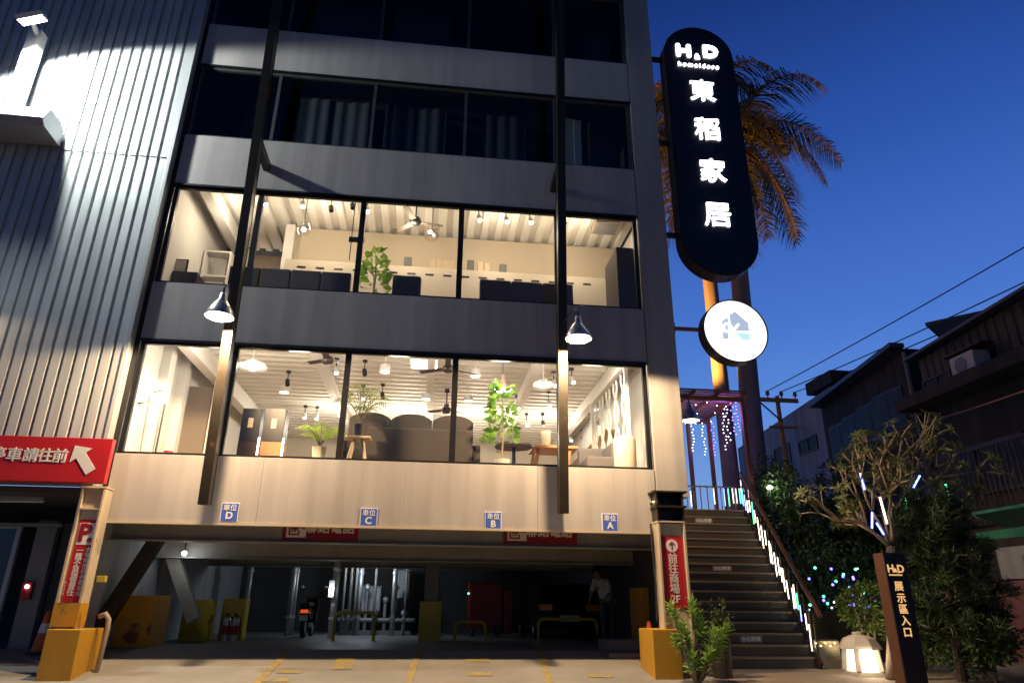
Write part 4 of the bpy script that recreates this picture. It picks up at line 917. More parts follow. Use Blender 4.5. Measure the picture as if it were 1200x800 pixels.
# ================================================================== GARAGE THINGS
def hoop(pa,pb,ytop,Y,label):
    x0,x1=P(pa,740,Y).x,P(pb,740,Y).x; zt=P((pa+pb)/2,ytop,Y).z; r=.14
    pts=[(x0,Y,FLOOR),(x0,Y,zt-r)]+[(x0+r-r*math.cos(a),Y,zt-r+r*math.sin(a)) for a in (.4,.8,1.2,1.57)]+[(x1-r+r*math.sin(a),Y,zt-r+r*math.cos(a)) for a in (0,.4,.8,1.2)]+[(x1,Y,zt-r),(x1,Y,FLOOR)]
    t=thing('hoop_barrier',label,'barrier',((x0+x1)/2,Y,FLOOR),'yellow hoop barriers at the back of the bays'); MB().tube(pts,.035,8).build('hoop',M['yellow2'],t,smooth=True)
    for x in(x0,x1): MB().box(x-.07,x+.07,Y-.07,Y+.07,FLOOR+.004,FLOOR+.016).build('base_plate',M['yellow2'],t)
hoop(391,438,717,5.0,'tall yellow hoop barrier left of the central guarded column'); hoop(533,569,728,4.6,'smallest yellow hoop barrier right of the central column'); hoop(631,700,725,4.6,'widest low yellow hoop barrier in front of the parked car')
# extinguishers
for px,w in ((264,'left'),(274,'right')):
    c=P(px,742,4.7); c.z=FLOOR+.006; t=thing('fire_extinguisher','fire extinguisher before the yellow plinth, %s one of the two'%w,'fire extinguisher',c,'fire extinguishers by the plinth'); MB().lathe([(0,0),(.085,0),(.085,.42),(.06,.49),(.03,.52),(0,.52)],c,16).build('cylinder',M['galv'],t,smooth=False); MB().lathe([(.086,.14),(.087,.15),(.087,.32),(.086,.33)],c,16).build('sticker',M['redbox'],t); MB().box(c.x-.02,c.x+.02,c.y-.09,c.y+.02,.52+c.z,.60+c.z).build('valve',M['black'],t); MB().tube([c+Vector((.02,0,.55)),c+Vector((.11,0,.5)),c+Vector((.12,0,.2))],.012,6).build('hose',M['black'],t)
# motor scooter
def scooter(px,Y):
    c=P(px,742,Y); c.z=FLOOR+.006; t=thing('motor_scooter','dark motor scooter parked tail outwards with amber and red rear lamps','scooter',c)
    def wheel(dy):
        w=bpy_w=MB().lathe([(.17,-.05),(.23,-.045),(.25,0),(.23,.045),(.17,.05)],(c.x,c.y+dy,c.z+.25),20,(1,0,0)).build('wheel',M['tyre'],t); MB().lathe([(0,-.03),(.165,-.035),(.165,.035),(0,.03)],(c.x,c.y+dy,c.z+.25),16,(1,0,0)).build('rim',M['galv'],w)
    wheel(0); wheel(1.25)
    b=MB(); b.bar((c.x,c.y-.12,c.z+.66),(c.x,c.y+.5,c.z+.52),.26,.24); b.bar((c.x,c.y+.5,c.z+.34),(c.x,c.y+1.0,c.z+.30),.3,.12); b.bar((c.x,c.y+.95,c.z+.3),(c.x,c.y+1.12,c.z+.95),.34,.1,(0,1,0)); b.build('body',M['carpaint'],t,bevel=.03)
    MB().box(c.x-.13,c.x+.13,c.y-.15,c.y+.62,c.z+.76,c.z+.85).build('seat',M['black'],t,bevel=.035)
    MB().box(c.x-.09,c.x+.09,c.y-.20,c.y-.14,c.z+.60,c.z+.68).build('tail_lamp',emis('tail lamp',(1,.12,.03),.6),t,bevel=.01)
    for s in(-1,1): MB().ball((c.x+s*.13,c.y-.15,c.z+.60),.035,8,6).build('indicator',M['lampamber'],t)
    MB().box(c.x-.10,c.x+.10,c.y-.225,c.y-.215,c.z+.42,c.z+.55).build('number_plate',M['plate'],t); MB().box(c.x-.06,c.x+.06,c.y-.21,c.y-.10,c.z+.40,c.z+.60).build('mudguard',M['black'],t)
    MB().tube([(c.x-.33,c.y+.98,c.z+1.02),(c.x,c.y+1.08,c.z+.97),(c.x+.33,c.y+.98,c.z+1.02)],.02,8).build('handlebar',M['black'],t)
    for s in(-1,1):
        MB().tube([(c.x+s*.24,c.y+1.0,c.z+1.0),(c.x+s*.3,c.y+1.02,c.z+1.2)],.006,5).build('mirror_stem',M['black'],t); MB().ball((c.x+s*.31,c.y+1.02,c.z+1.24),.055,10,6,.7).build('mirror',M['galv'],t)
    MB().bar((c.x+.16,c.y+.1,c.z+.3),(c.x+.18,c.y-.2,c.z+.34),.09,.09).build('exhaust',M['galv'],t,bevel=.02)
scooter(355,6.2)
# standing pipes and valves at the back
for px,Y,r,m in ((337,8,.09,'galv'),(341,8,.05,'galv'),(388,6.4,.085,'white'),(399,8.4,.035,'grey'),(407,8.6,.05,'galv'),(413,8.3,.035,'grey'),(418,8.4,.07,'galv'),(436,8.5,.04,'grey'),(459,8.2,.07,'galv'),(473,8.3,.035,'grey'),(284,8,.07,'galv')):
    c=P(px,740,Y); t=thing('standing_pipe','pale vertical service pipe at the back of the garage','pipe',(c.x,Y,FLOOR),'service pipes at the back of the garage'); MB().tube([(c.x,Y,FLOOR),(c.x,Y,3.24)],r,12).build('pipe',M[m],t,smooth=True)
    for z in (1.2,2.4): MB().lathe([(r,-.03),(r*1.3,-.03),(r*1.3,.03),(r,.03)],(c.x,Y,z),12).build('collar',M[m],t)
t=thing('pump_set','row of dark pump valves and short pipes on the garage back wall','pump',(4.2,8.9,FLOOR))
for i in range(7): b=MB(); b.tube([(3.4+i*.28,8.9,FLOOR),(3.4+i*.28,8.9,FLOOR+.5+.35*(i%3))],.05,8); b.ball((3.4+i*.28,8.9,FLOOR+.6+.35*(i%3)),.10,10,6); b.build('valve',M['galv'],t)
MB().tube([(3.2,8.85,FLOOR+.4),(5.4,8.85,FLOOR+.4)],.06,8).build('manifold',M['grey'],t); MB().box(3.3,5.3,8.75,9.1,FLOOR,FLOOR+.12).build('plinth',M['grey'],t)
c=P(389,690,6.3); t=thing('service_lamp','small white lit lamp box on the white pipe in the garage','lamp',c); MB().box(c.x-.07,c.x+.07,6.2,6.3,c.z-.2,c.z+.22).build('housing',M['white'],t,bevel=.01); MB().ball((c.x,6.19,c.z-.08),.03,8,6).build('bulb',LWHITE,t); point('lamp_light',(c.x,6.1,c.z-.05),5,(.8,.9,1),.05,t)
for px in(408,418):
    c=P(px,651,8.0); t=thing('garage_lamp','small round lamp near the ceiling at the back of the garage','lamp',c,'small lamps at the back of the garage'); MB().ball(c,.10,12,8).build('globe',M['white'] if px>410 else LWHITE,t); MB().tube([c+Vector((0,0,.09)),(c.x,c.y,3.24)],.012,6).build('stem',M['black'],t)
c=P(216,648,2.9); t=thing('garage_lamp','small lit bulb beside the top of the sloping grey brace','lamp',c); MB().ball(c,.05,12,8).build('globe',LWHITE,t); MB().tube([c+Vector((0,0,.045)),(c.x,c.y,3.24)],.012,6).build('stem',M['black'],t); point('lamp_light',c+Vector((.05,-.1,-.06)),4,(.85,.93,1),.05,t)
point('garage_fill',(4.0,7.6,2.6),48,(.75,.87,1),.1,store)  # unseen point light added to brighten the back of the garage
for pa,pb,ya,yb,lab in ((424,446,688,716,'pale crate on a dark machine behind the tall yellow hoop'),(463,478,668,700,'pale wall box between the service pipes and the guarded column')):
    x0,x1=P(pa,700,9.4).x,P(pb,700,9.4).x; z0,z1=P(430,yb,9.4).z,P(430,ya,9.4).z; t=thing('storage_box',lab,'box',((x0+x1)/2,9.4,z0)); MB().box(x0,x1,9.4,9.9,z0,z1).build('body',M['wallwhite'],t,bevel=.02); MB().box(x0-.02,x1+.02,9.38,9.92,z1+.001,z1+.05).build('lid',M['grey'],t,bevel=.01); MB().box(x0-.05,x1+.08,9.45,9.95,FLOOR,z0-.001).build('stand',M['carpaint'],t,bevel=.02)
# red fire cabinet
c=P(570,720,7.5); t=thing('red_cabinet','tall red cabinet with a green pilot light in the dark garage','cabinet',(c.x,7.5,FLOOR)); zt=P(570,682,7.5).z
MB().box(c.x-.5,c.x+.45,7.5,8.1,FLOOR+.25,zt).build('body',M['redbox'],t,bevel=.05); MB().box(c.x+.48,c.x+.75,7.5,8.0,FLOOR+.1,zt-.2).build('side_box',M['redbox'],t,bevel=.03); MB().ball((c.x-.52,7.48,zt-.3),.025,8,6).build('pilot_light',FG,t)
for x in(c.x-.4,c.x+.3): MB().box(x,x+.08,7.6,8.0,FLOOR,FLOOR+.249).build('leg',M['black'],t)
# parked car, tail outwards
c=P(668,742,5.6); c.z=FLOOR+.006; car=thing('parked_car','black car parked tail outwards behind the widest yellow hoop','car',(c.x,c.y+2,c.z))
b=MB(); pr=[(0,.28),(-.02,.55),(.05,.92),(.25,.98),(.55,1.38),(2.2,1.42),(2.9,1.0),(4.0,.88),(4.2,.5),(4.15,.25)]
n=len(pr); vs=[(c.x-.84,c.y+a,c.z+h) if h<1.1 else (c.x-.66,c.y+a,c.z+h) for a,h in pr]+[(c.x+.84,c.y+a,c.z+h) if h<1.1 else (c.x+.66,c.y+a,c.z+h) for a,h in pr]
b.add(vs,[tuple(range(n)),tuple(reversed(range(n,2*n)))]+[(i,n+i,n+(i+1)%n,(i+1)%n) for i in range(n)]); b.build('body',M['carpaint'],car,bevel=.05)
b=MB(); b.add([(c.x-.66,c.y+.27,c.z+1.02),(c.x+.66,c.y+.27,c.z+1.02),(c.x+.56,c.y+.50,c.z+1.34),(c.x-.56,c.y+.50,c.z+1.34)],[(0,1,2,3)]); b.build('rear_window',M['carglass'],car,smooth=None)
MB().box(c.x-.26,c.x+.26,c.y-.055,c.y-.03,c.z+.44,c.z+.60).build('number_plate',M['plate'],car)
for s in(-1,1): MB().box(c.x+s*.62-.17,c.x+s*.62+.17,c.y-.045,c.y+.05,c.z+.70,c.z+.86).build('tail_lamp',M['lampamber'],car,bevel=.02)
for s in(-1,1):
    for dy in(.75,3.4):
        w=MB().lathe([(.20,-.09),(.30,-.085),(.32,0),(.30,.085),(.20,.09)],(c.x+s*.76,c.y+dy,c.z+.32),22,(1,0,0)).build('wheel',M['tyre'],car); MB().lathe([(0,-.07),(.195,-.08),(.195,.08),(0,.07)],(c.x+s*.76,c.y+dy,c.z+.32),16,(1,0,0)).build('rim',M['galv'],w)
# traffic cones
def cone(c,label):
    t=thing('traffic_cone',label,'traffic cone',c); MB().box(c.x-.18,c.x+.18,c.y-.18,c.y+.18,c.z+.004,c.z+.035).build('base',M['black'],t,bevel=.008); MB().lathe([(.14,.035),(.035,.70),(0,.71)],c,18).build('body',M['orange'],t); MB().lathe([(.098,.33),(.072,.49)],c+Vector((0,0,0)),18).build('band',M['signwhite'],t,smooth=None)
c=P(45,769,1.2); c.z=gz(c.x,c.y); cone(c,'orange traffic cone behind the left yellow column guard')
c=P(762,757,.55); c.z=gz(c.x,c.y); cone(c,'orange traffic cone with white band beside the right yellow column guard')
# call box with red casing and lit lamp on left door post
c=P(33,691,1.58); t=thing('alarm_box','red alarm box with a lit white lamp on the left grey post','alarm box',c); MB().box(c.x-.09,c.x+.09,1.5,1.595,c.z-.17,c.z+.14).build('casing',M['redbox'],t,bevel=.015); MB().ball((c.x+.01,1.485,c.z+.06),.035,10,7).build('lamp',emis('alarm lamp',(1,.75,.85),10),t)
# pvc pipe with elbow beside the left column
p=P(123,740,-.1); t=thing('drain_pipe','beige plastic drain pipe with an elbow right of the left column','pipe',(p.x,-.1,.3)); zt=P(123,722,-.1).z
MB().tube([(p.x-.16,-.05,zt),(p.x-.05,-.08,zt+.04),(p.x+.02,-.1,zt-.04),(p.x+.03,-.1,zt-.18),(p.x-.02,-.1,.2)],.04,12).build('pipe',M['pvc'],t,smooth=True)
c=P(112,624,-.335); 
# concrete step by the right column
x0,x1=P(712,765,1.0).x,P(764,765,1.0).x
o=MB(); o.box(x0,x1,.9,2.4,.4,P(735,765,.9).z); o.box(x0+.15,x1,1.6,2.4,.4,P(735,762,.9).z+.16); tag(o.build('concrete_step',M['grey'],None,bevel=.012),'grey concrete double step inside the right end of the garage','step')
# ================================================================== PERSON in the garage
def skin(name, pts, edges, rad, m, parent, root=0, sub=2):
    me=bpy.data.meshes.new(name); o0=origin(parent); me.from_pydata([Vector(p)-o0 for p in pts],edges,[])
    o=bpy.data.objects.new(name,me); COL.objects.link(o)
    md=o.modifiers.new('s','SKIN'); sv=me.skin_vertices[0].data
    for i,r in enumerate(rad): sv[i].radius=(r,r) if not isinstance(r,tuple) else r; sv[i].use_root=(i==root)
    ms=o.modifiers.new('u','SUBSURF'); ms.levels=sub; ms.render_levels=sub
    dg=bpy.context.evaluated_depsgraph_get(); dg.update(); m2=bpy.data.meshes.new_from_object(o.evaluated_get(dg)); bpy.data.objects.remove(o)
    m2.name=name; m2.materials.clear(); m2.materials.append(m)
    for p in m2.polygons: p.use_smooth=True
    o=bpy.data.objects.new(name,m2); COL.objects.link(o); o.parent=parent; return o
pc=P(713,747,4.6); pc.z=FLOOR+.006
pt=thing('person','person in a loose white shirt and grey trousers bending forward in the dark garage','person',pc)
def q(x,y,z): return pc+Vector((x,y,z))
J=dict(pel=q(0,0,.92),ch=q(-.10,-.04,1.25),nk=q(-.20,-.08,1.43),hd=q(-.27,-.11,1.56),ht=q(-.30,-.12,1.68),
 hl=q(-.09,.0,.88),hrr=q(.10,.02,.88),kl=q(-.13,-.10,.50),kr=q(.12,.0,.48),al=q(-.10,.02,.08),ar=q(.14,.10,.08),fl_=q(-.12,-.16,.035),fr_=q(.12,-.08,.035),
 sl=q(-.30,-.03,1.36),sr=q(.02,-.07,1.37),el=q(-.42,-.12,1.12),er=q(.0,-.22,1.10),wl=q(-.50,-.28,.95),wr=q(-.14,-.36,.98),hal=q(-.53,-.34,.90),har=q(-.20,-.41,.94))
ks=list(J); idx={k:i for i,k in enumerate(ks)}
E_=[('pel','ch'),('ch','nk'),('nk','hd'),('hd','ht'),('pel','hl'),('pel','hrr'),('hl','kl'),('hrr','kr'),('kl','al'),('kr','ar'),('al','fl_'),('ar','fr_'),('ch','sl'),('ch','sr'),('sl','el'),('sr','er'),('el','wl'),('er','wr'),('wl','hal'),('wr','har')]
RD=dict(pel=.14,ch=.15,nk=.055,hd=.095,ht=.075,hl=.085,hrr=.085,kl=.058,kr=.058,al=.042,ar=.042,fl_=.035,fr_=.035,sl=.06,sr=.06,el=.042,er=.042,wl=.03,wr=.03,hal=.03,har=.03)
skin('body',[J[k] for k in ks],[(idx[a],idx[b]) for a,b in E_],[RD[k] for k in ks],M['skin'],pt)
k2=['pel','ch','sl','sr','el','er','nk']; e2=[(0,1),(1,2),(1,3),(2,4),(3,5),(1,6)]
skin('shirt',[J[k] for k in k2],e2,[.165,.175,.085,.085,.062,.062,.07],M['shirt'],pt)
k3=['pel','hl','hrr','kl','kr','al','ar']; e3=[(0,1),(0,2),(1,3),(2,4),(3,5),(4,6)]
skin('trousers',[J[k] for k in k3],e3,[.15,.105,.105,.078,.078,.06,.06],M['trousers'],pt)
MB().ball(J['ht']+Vector((.03,.035,-.05)),.105,14,9,1.05).build('hair',M['hair'],pt,smooth=True)
for s in('fl_','fr_'): MB().ball(J[s]+Vector((0,.05,.005)),.06,10,7,.75).build('shoe',M['white'],pt,smooth=True)
for s in(-1,1): MB().ball(J['hd']+Vector((-.05+s*.035,-.092,.02)),.011,8,6).build('eye',M['black'],pt)
MB().ball(J['hd']+Vector((-.055,-.105,-.01)),.016,8,6,1.4).build('nose',M['skin'],pt,smooth=True)

# ================================================================== RIGHT SIDE: garden
def cloud(b, c, rad, n, L, w, flat=.8, shell=.55, down=.0):
    for i in range(n):
        d=rv(); r=(shell+(1-shell)*rnd.random()**.6); p=c+Vector((d.x*rad[0]*r,d.y*rad[1]*r,d.z*rad[2]*r))
        dd=(d+rv()*.9+Vector((0,0,-down))).normalized(); leaf_quads(b,p,dd,rv(),L*rnd.uniform(.6,1.3),w*rnd.uniform(.7,1.3))
# entrance pylon
Yp=-2.6; a=P(1034.5,647,Yp); b_=P(1059,647,Yp); w=b_.x-a.x; zb=gz(a.x,Yp); 
sg=thing('entrance_pylon','tall dark brown entrance pylon with gold characters in front of the garden','sign',((a.x+b_.x)/2,Yp,zb))
MB().box(a.x,b_.x,Yp,Yp+.26,zb,a.z).build('body',M['darkbrown'],sg,bevel=.006)
MB().box(a.x-.004,a.x-.0005,Yp+.01,Yp+.25,zb,a.z-.01).build('side_panel',M['handrail'],sg)
MB().box(a.x+.004,b_.x-.004,Yp-.008,Yp-.001,zb+.05,a.z-.006).build('face',M['signblack'],sg)
def gt(ch,px,py,s,bold,sp=1): p=P(px,py,Yp-.012); text(ch,s,(p.x,p.y,p.z),LGOLD,sg,bold=bold,spacing=sp)
gt('H',1043.8,666,.16,.004); gt('&',1049.5,668,.085,.002); gt('D',1055.4,666.5,.16,.004); gt('homeidese',1049.8,673,.042,.001,1.2)
for ch,px,py in (('展',1053.5,687),('示',1056.5,701),('區',1059,714),('入',1061.5,727.5),('口',1064,741)): gt(ch,px,py,.15,.003)
# stone lantern
lc=G(1013,791); s_=.0
t=thing('stone_lantern','pale stone garden lantern with glowing square windows beside the pylon','lantern',lc)
k=(P(1030,760,lc.y).x-P(996,760,lc.y).x)/.54; 
MB().box(lc.x-.24*k,lc.x+.24*k,lc.y-.24*k,lc.y+.24*k,lc.z-.02,lc.z+.07*k).build('base',M['stone'],t,bevel=.02)
for sx in(-1,1):
    for sy_ in(-1,1): b=MB(); b.bar((lc.x+sx*.21*k,lc.y+sy_*.21*k,lc.z+.07*k),(lc.x+sx*.18*k,lc.y+sy_*.18*k,lc.z+.42*k),.09*k,.09*k); b.build('post',M['stone'],t,bevel=.015)
MB().box(lc.x-.17*k,lc.x+.17*k,lc.y-.17*k,lc.y+.17*k,lc.z+.075*k,lc.z+.40*k).build('glowing_pane',emis('lantern glow',(1,.93,.80),4.5),t)
MB().lathe([(.36*k,0),(.345*k,.05*k),(.26*k,.17*k),(.13*k,.22*k),(.10*k,.22*k),(.10*k,.27*k),(0,.28*k)],lc+Vector((0,0,.42*k)),8).build('roof',M['stone'],t,bevel=.01)
point('lantern_light',lc+Vector((-.1,-.45,.3*k)),9,(1,.80,.55),.12,t)
# steel bin-like box by the stair foot
p=G(974,783); w=(P(988,770,p.y).x-P(960,770,p.y).x)/2; zt=P(974,750,p.y).z
t=thing('steel_planter','brushed steel planter box with amber glints built as bulbs at the stair foot','planter',(p.x,p.y,p.z)); MB().box(p.x-w,p.x+w,p.y,p.y+.4,p.z-.02,zt).build('body',M['brushed'],t,bevel=.012); MB().box(p.x-w+.03,p.x+w-.03,p.y+.03,p.y+.37,zt+.001,zt+.015).build('soil',M['soil'],t)
light_string('fairy_lights','amber bulbs for reflected lights along the rim of the steel planter box',None,[Vector((p.x-w+w*2*i/5,p.y-.02,zt-.05-.05*(i%2))) for i in range(6)],FA,.016)  # bulbs added for the fairy lights mirrored in the steel
point('planter_glow',(p.x,p.y-.15,zt-.08),1.2,(1,.7,.35),.05,None) if False else None
# low planting wall behind
yw_=3.2; x0=P(948,715,yw_).x
tag(MB().box(x0,x0+6,yw_,yw_+.25,.2,P(960,716,yw_).z).build('planting_wall',M['ledge'],None,bevel=.015),'low dark planting wall behind the lantern and the steel planter','wall')
# hedge with fairy lights
hb_=Vector((P(985,690,4.2).x,4.2,.4)); t=thing('hedge','dense dark hedge with green and violet fairy lights behind the low planting wall','hedge',hb_)
b=MB()
for i in range(9):
    cx_=P(945+i*12,690,4.2+.3*(i%2)); cloud(b,Vector((cx_.x,4.2+.3*(i%2),1.9)),(.62,.6,1.25),330,.14,.07)
b.build('leaves',LF['hedge'],t)
b=MB(); 
for i in range(9): x=P(945+i*12,690,4.2).x; b.tube([(x,4.3,.4),(x+.1,4.3,1.6),(x-.1,4.35,2.4)],[.04,.03,.01],5)
b.build('stem',M['darkbark'],t)
for m,nm,n in ((FG,'green',17),(FB,'violet blue',20),(FW_,'white',7)):
    pts=[]
    for i in range(n):
        p=P(rnd.uniform(948,1034),rnd.uniform(664,722),3.35+rnd.random()*.35); pts.append(p)
    pts.sort(key=lambda p:p.x); light_string('fairy_lights','%s fairy lights scattered over the dark hedge'%nm,'fairy lights on the hedge',pts,m,.033 if nm!='white' else .022)
# round bush left of pylon
c=P(1012,712,1.2); t=thing('round_bush','round yellow green bush between the lantern and the pylon','bush',(c.x,c.y,gz(c.x,c.y))); b=MB()
cloud(b,c,(.50,.45,.44),900,.12,.05); cloud(b,c+Vector((.25,0,.2)),(.38,.38,.34),350,.12,.05); b.build('leaves',LF['bush'],t)
b=MB(); [b.tube([(c.x+dx*.3,c.y,gz(c.x,c.y)),(c.x+dx,c.y,c.z-.2),(c.x+dx*1.6,c.y,c.z+.1)],[.035,.025,.01],6) for dx in(-.15,0,.18)]; b.build('stem',M['bark'],t)
spot('assumed_garden_spot',(c.x-.35,c.y-1.25,.75),(c.x+.1,c.y+.2,1.5),60,90,.5,(1,.75,.35),.08,t)  # uplight assumed in front of the bush; it has no lamp body
# frangipani
base=P(1044,780,-.6); base.z=gz(base.x,base.y); fork=P(1045,640,-.6)
t=thing('frangipani_tree','bare branched frangipani with leaf rosettes hung with glowing tubes behind the pylon','tree',base)
br=MB(); lf=MB(); tips=[]
br.tube([base,lerp(base,fork,.5)+Vector((.04,0,0)),fork],[.13,.11,.10],9)
trunk=br.build('trunk',M['bark'],t,smooth=True); br=MB()
def grow(p,d,L,r,lv):
    q1=p+d*L*.5+rv()*.05*L; q2=p+d*L+rv()*.06*L; br.tube([p,q1,q2],[r,r*.88,r*.78],6)
    if lv==0: tips.append((q2,(q2-q1).normalized())); return
    if lv<=2 and rnd.random()<.5: tips.append((q2,(q2-q1).normalized()))
    n=2 if rnd.random()<.45 else 3
    for i in range(n):
        a=rnd.uniform(0,6.28); s=d.orthogonal().normalized(); s2=d.cross(s)
        nd=(d+(s*math.cos(a)+s2*math.sin(a))*rnd.uniform(.45,.85)+Vector((0,0,.18))).normalized(); grow(q2,nd,L*rnd.uniform(.6,.85),r*.76,lv-1)
for px,py,dy in ((972,572,-.3),(985,535,.2),(1012,512,.3),(1035,545,-.5),(1052,498,-.4),(1085,502,.4),(1120,522,-.2),(1062,540,.8),(985,604,.4),(1118,575,.2),(1150,552,.1)):
    e=P(px,py,-.6+dy*.9); d=(e-fork); L=d.length*.40; grow(fork+Vector((rnd.uniform(-.05,.05),0,rnd.uniform(-.05,.05))),(d.normalized()+Vector((0,0,.05))).normalized(),L,.033,3)
br.build('branches',M['bark'],trunk,smooth=True)
for p,d in tips:
    n=rnd.randint(5,8)
    for i in range(n):
        a=i*6.283/n+rnd.random()*.5; s=d.orthogonal().normalized(); s2=d.cross(s)
        leaf_quads(lf,p,(s*math.cos(a)+s2*math.sin(a)+d*rnd.uniform(.0,.7)+Vector((0,0,-.1))),d,rnd.uniform(.12,.22),.055)
lf.build('crown',LF['plum'],t)
for i,(px,py,k,ln,tl) in enumerate(((1008,562,'b',.32,(.1,0,0)),(1031,590,'w',.5,(.1,0,0)),(1062,590,'g',.26,(-.2,0,0)),(1078,565,'b',.30,(-.8,0,0)),(1076,588,'w',.28,(-.3,0,0)),(1108,575,'g',.30,(.05,0,0)),(1027,620,'b',.24,(.5,0,0)),(1022,608,'b',.3,(-.2,0,0)))):
    p=P(px,py-8,-.75+.1*(i%3)); led_tube(p,ln,k,'%s glowing tube hanging in the branches of the frangipani'%names[k],'glowing tubes in the frangipani',tl,r=.018)
spot('assumed_tree_spot',(base.x-.5,base.y-.9,base.z+.35),fork+Vector((.2,0,1.2)),55,85,.5,(1,.62,.28),.1,t)  # bodiless uplight assumed at the trunk foot from the warm lit tree
# dark tree mass behind stairs: separate trees
def bushy(name,label,cat,base,h,rad,n,m,L=.22,w=.10,grp=None,lumps=9,trunkm='darkbark',low=.25):
    t=thing(name,label,cat,base,grp); b=MB(); top=base+Vector((0,0,h)); cs=[]
    for i in range(lumps):
        f=i/max(1,lumps-1); a=rnd.uniform(0,6.28); rr_=rad*(.55*rnd.random()**.5)*(1-.35*f); cs.append(base+Vector((math.cos(a)*rr_,math.sin(a)*rr_,h*lerp(low,.92,f))))
    for c in cs: cloud(b,c,(rad*rnd.uniform(.38,.6),rad*rnd.uniform(.38,.6),h*.14*rnd.uniform(.8,1.3)),n//lumps,L,w,shell=.35)
    tr=MB(); tr.tube([base,base+Vector((.05,0,h*.4)),base+Vector((0,.05,h*.8))],[h*.025,h*.018,h*.006],7)
    for c in cs: tr.tube([base+Vector((0,0,max(.2,(c.z-base.z)*.55))),c],[h*.010,h*.003],5)
    tr.build('trunk',M[trunkm],t); b.build('crown',LF[m],t); return t
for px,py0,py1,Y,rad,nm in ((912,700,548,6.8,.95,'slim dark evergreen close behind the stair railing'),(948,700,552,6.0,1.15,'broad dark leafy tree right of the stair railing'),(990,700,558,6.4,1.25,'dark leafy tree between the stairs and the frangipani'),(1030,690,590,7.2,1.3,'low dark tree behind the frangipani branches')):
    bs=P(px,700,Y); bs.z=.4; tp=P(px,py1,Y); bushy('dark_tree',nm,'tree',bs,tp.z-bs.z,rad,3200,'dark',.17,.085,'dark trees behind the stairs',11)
# pine on the right
def pine(base,h,rad,label):
    t=thing('pine_tree',label,'tree',base); b=MB(); tr=MB(); tr.tube([base,base+Vector((.1,0,h*.5)),base+Vector((-.05,0,h))],[.09,.06,.02],8)
    for i in range(54):
        f=i/53; z=h*(.18+.8*f); a=i*2.4; L=rad*(1-.55*f)*rnd.uniform(.6,1.1); p0=base+Vector((.05,0,z)); e=p0+Vector((math.cos(a)*L,math.sin(a)*L,.15+.1*rnd.random())); tr.tube([p0,e],[.025,.008],5)
        for k in range(6):
            c=p0.lerp(e,.35+.65*k/5)+rv()*.10; ax=(e-p0).normalized()
            for j in range(60):
                d=(rv()+ax*.6+Vector((0,0,.5))).normalized(); s=d.cross(rv()).normalized()*.009; q=c+rv()*.09; tip=q+d*rnd.uniform(.15,.26); b.add([q-s,q+s,tip],[(0,1,2)])
    tr.build('trunk',M['darkbark'],t); b.build('crown',LF['pine'],t)
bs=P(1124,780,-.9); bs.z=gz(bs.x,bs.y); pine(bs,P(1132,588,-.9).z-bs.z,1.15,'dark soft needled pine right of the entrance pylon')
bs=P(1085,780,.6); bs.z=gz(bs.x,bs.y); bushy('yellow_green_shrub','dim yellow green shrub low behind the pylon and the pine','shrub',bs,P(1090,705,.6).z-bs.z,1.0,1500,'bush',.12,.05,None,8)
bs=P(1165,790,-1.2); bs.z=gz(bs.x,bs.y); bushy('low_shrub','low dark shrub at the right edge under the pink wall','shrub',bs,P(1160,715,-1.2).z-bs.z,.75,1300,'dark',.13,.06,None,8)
# potted plants by the right yellow guard
bs=P(818,800,-1.0); bs.z=gz(bs.x,bs.y); bs=P(818,812,-.95)
bs.z=gz(bs.x,bs.y)
t=thing('green_succulent','bright green thick stemmed succulent in front of the right yellow guard','plant',bs); tr=MB(); b=MB()
for i,(px,py,dy) in enumerate(((787,713,0),(811,708,.1),(800,735,-.15),(823,733,.05),(836,742,-.1),(806,752,.15),(830,765,-.2),(793,748,.1),(817,722,.2),(848,738,.15),(843,760,0),(812,770,-.2))):
    e=P(px,py,bs.y+dy); m_=bs.lerp(e,.5)+Vector((0,0,-.06)); tr.tube([bs,m_,e],[.032,.022,.013],7)
    ax=(e-m_).normalized(); s=ax.orthogonal().normalized(); s2=ax.cross(s)
    for j in range(34):
        a=j*2.4; f=j/33; c=e-ax*(.24*(1-f)); out=(s*math.cos(a)+s2*math.sin(a)); leaf_quads(b,c,out*(1-.55*f)+ax*(.25+.75*f)+rv()*.2,ax,rnd.uniform(.15,.23),.075)
tr.build('stem',M['bark'],t,smooth=True); b.build('leaves',LF['succ'],t)
bs=P(847,790,-.3); bs.z=gz(bs.x,bs.y); t=thing('potted_shrub','dark small leaved shrub in a tall dark pot beside the stair foot','potted plant',bs); zt=P(845,748,-.3).z
hw=(P(860,770,-.3).x-P(836,770,-.3).x)/2
MB().lathe([(0,0),(hw*.9,0),(hw,zt-bs.z),(hw*.88,zt-bs.z),(hw*.85,zt-bs.z-.06),(0,zt-bs.z-.06)],bs,18).build('pot',M['darkpot'],t)
b=MB(); tr=MB(); c0=Vector((bs.x,bs.y,zt))
for i in range(14):
    e=P(rnd.uniform(826,864),rnd.uniform(700,742),bs.y+rnd.uniform(-.2,.2)); tr.tube([c0,c0.lerp(e,.5)+rv()*.03,e],[.012,.008,.004],5)
    for j in range(46):
        f=.35+.65*rnd.random(); leaf_quads(b,c0.lerp(e,f)+rv()*.05,rv()+Vector((0,0,.4)),rv(),rnd.uniform(.05,.09),.035)
tr.build('stem',M['bark'],t); b.build('leaves',LF['shrub'],t)

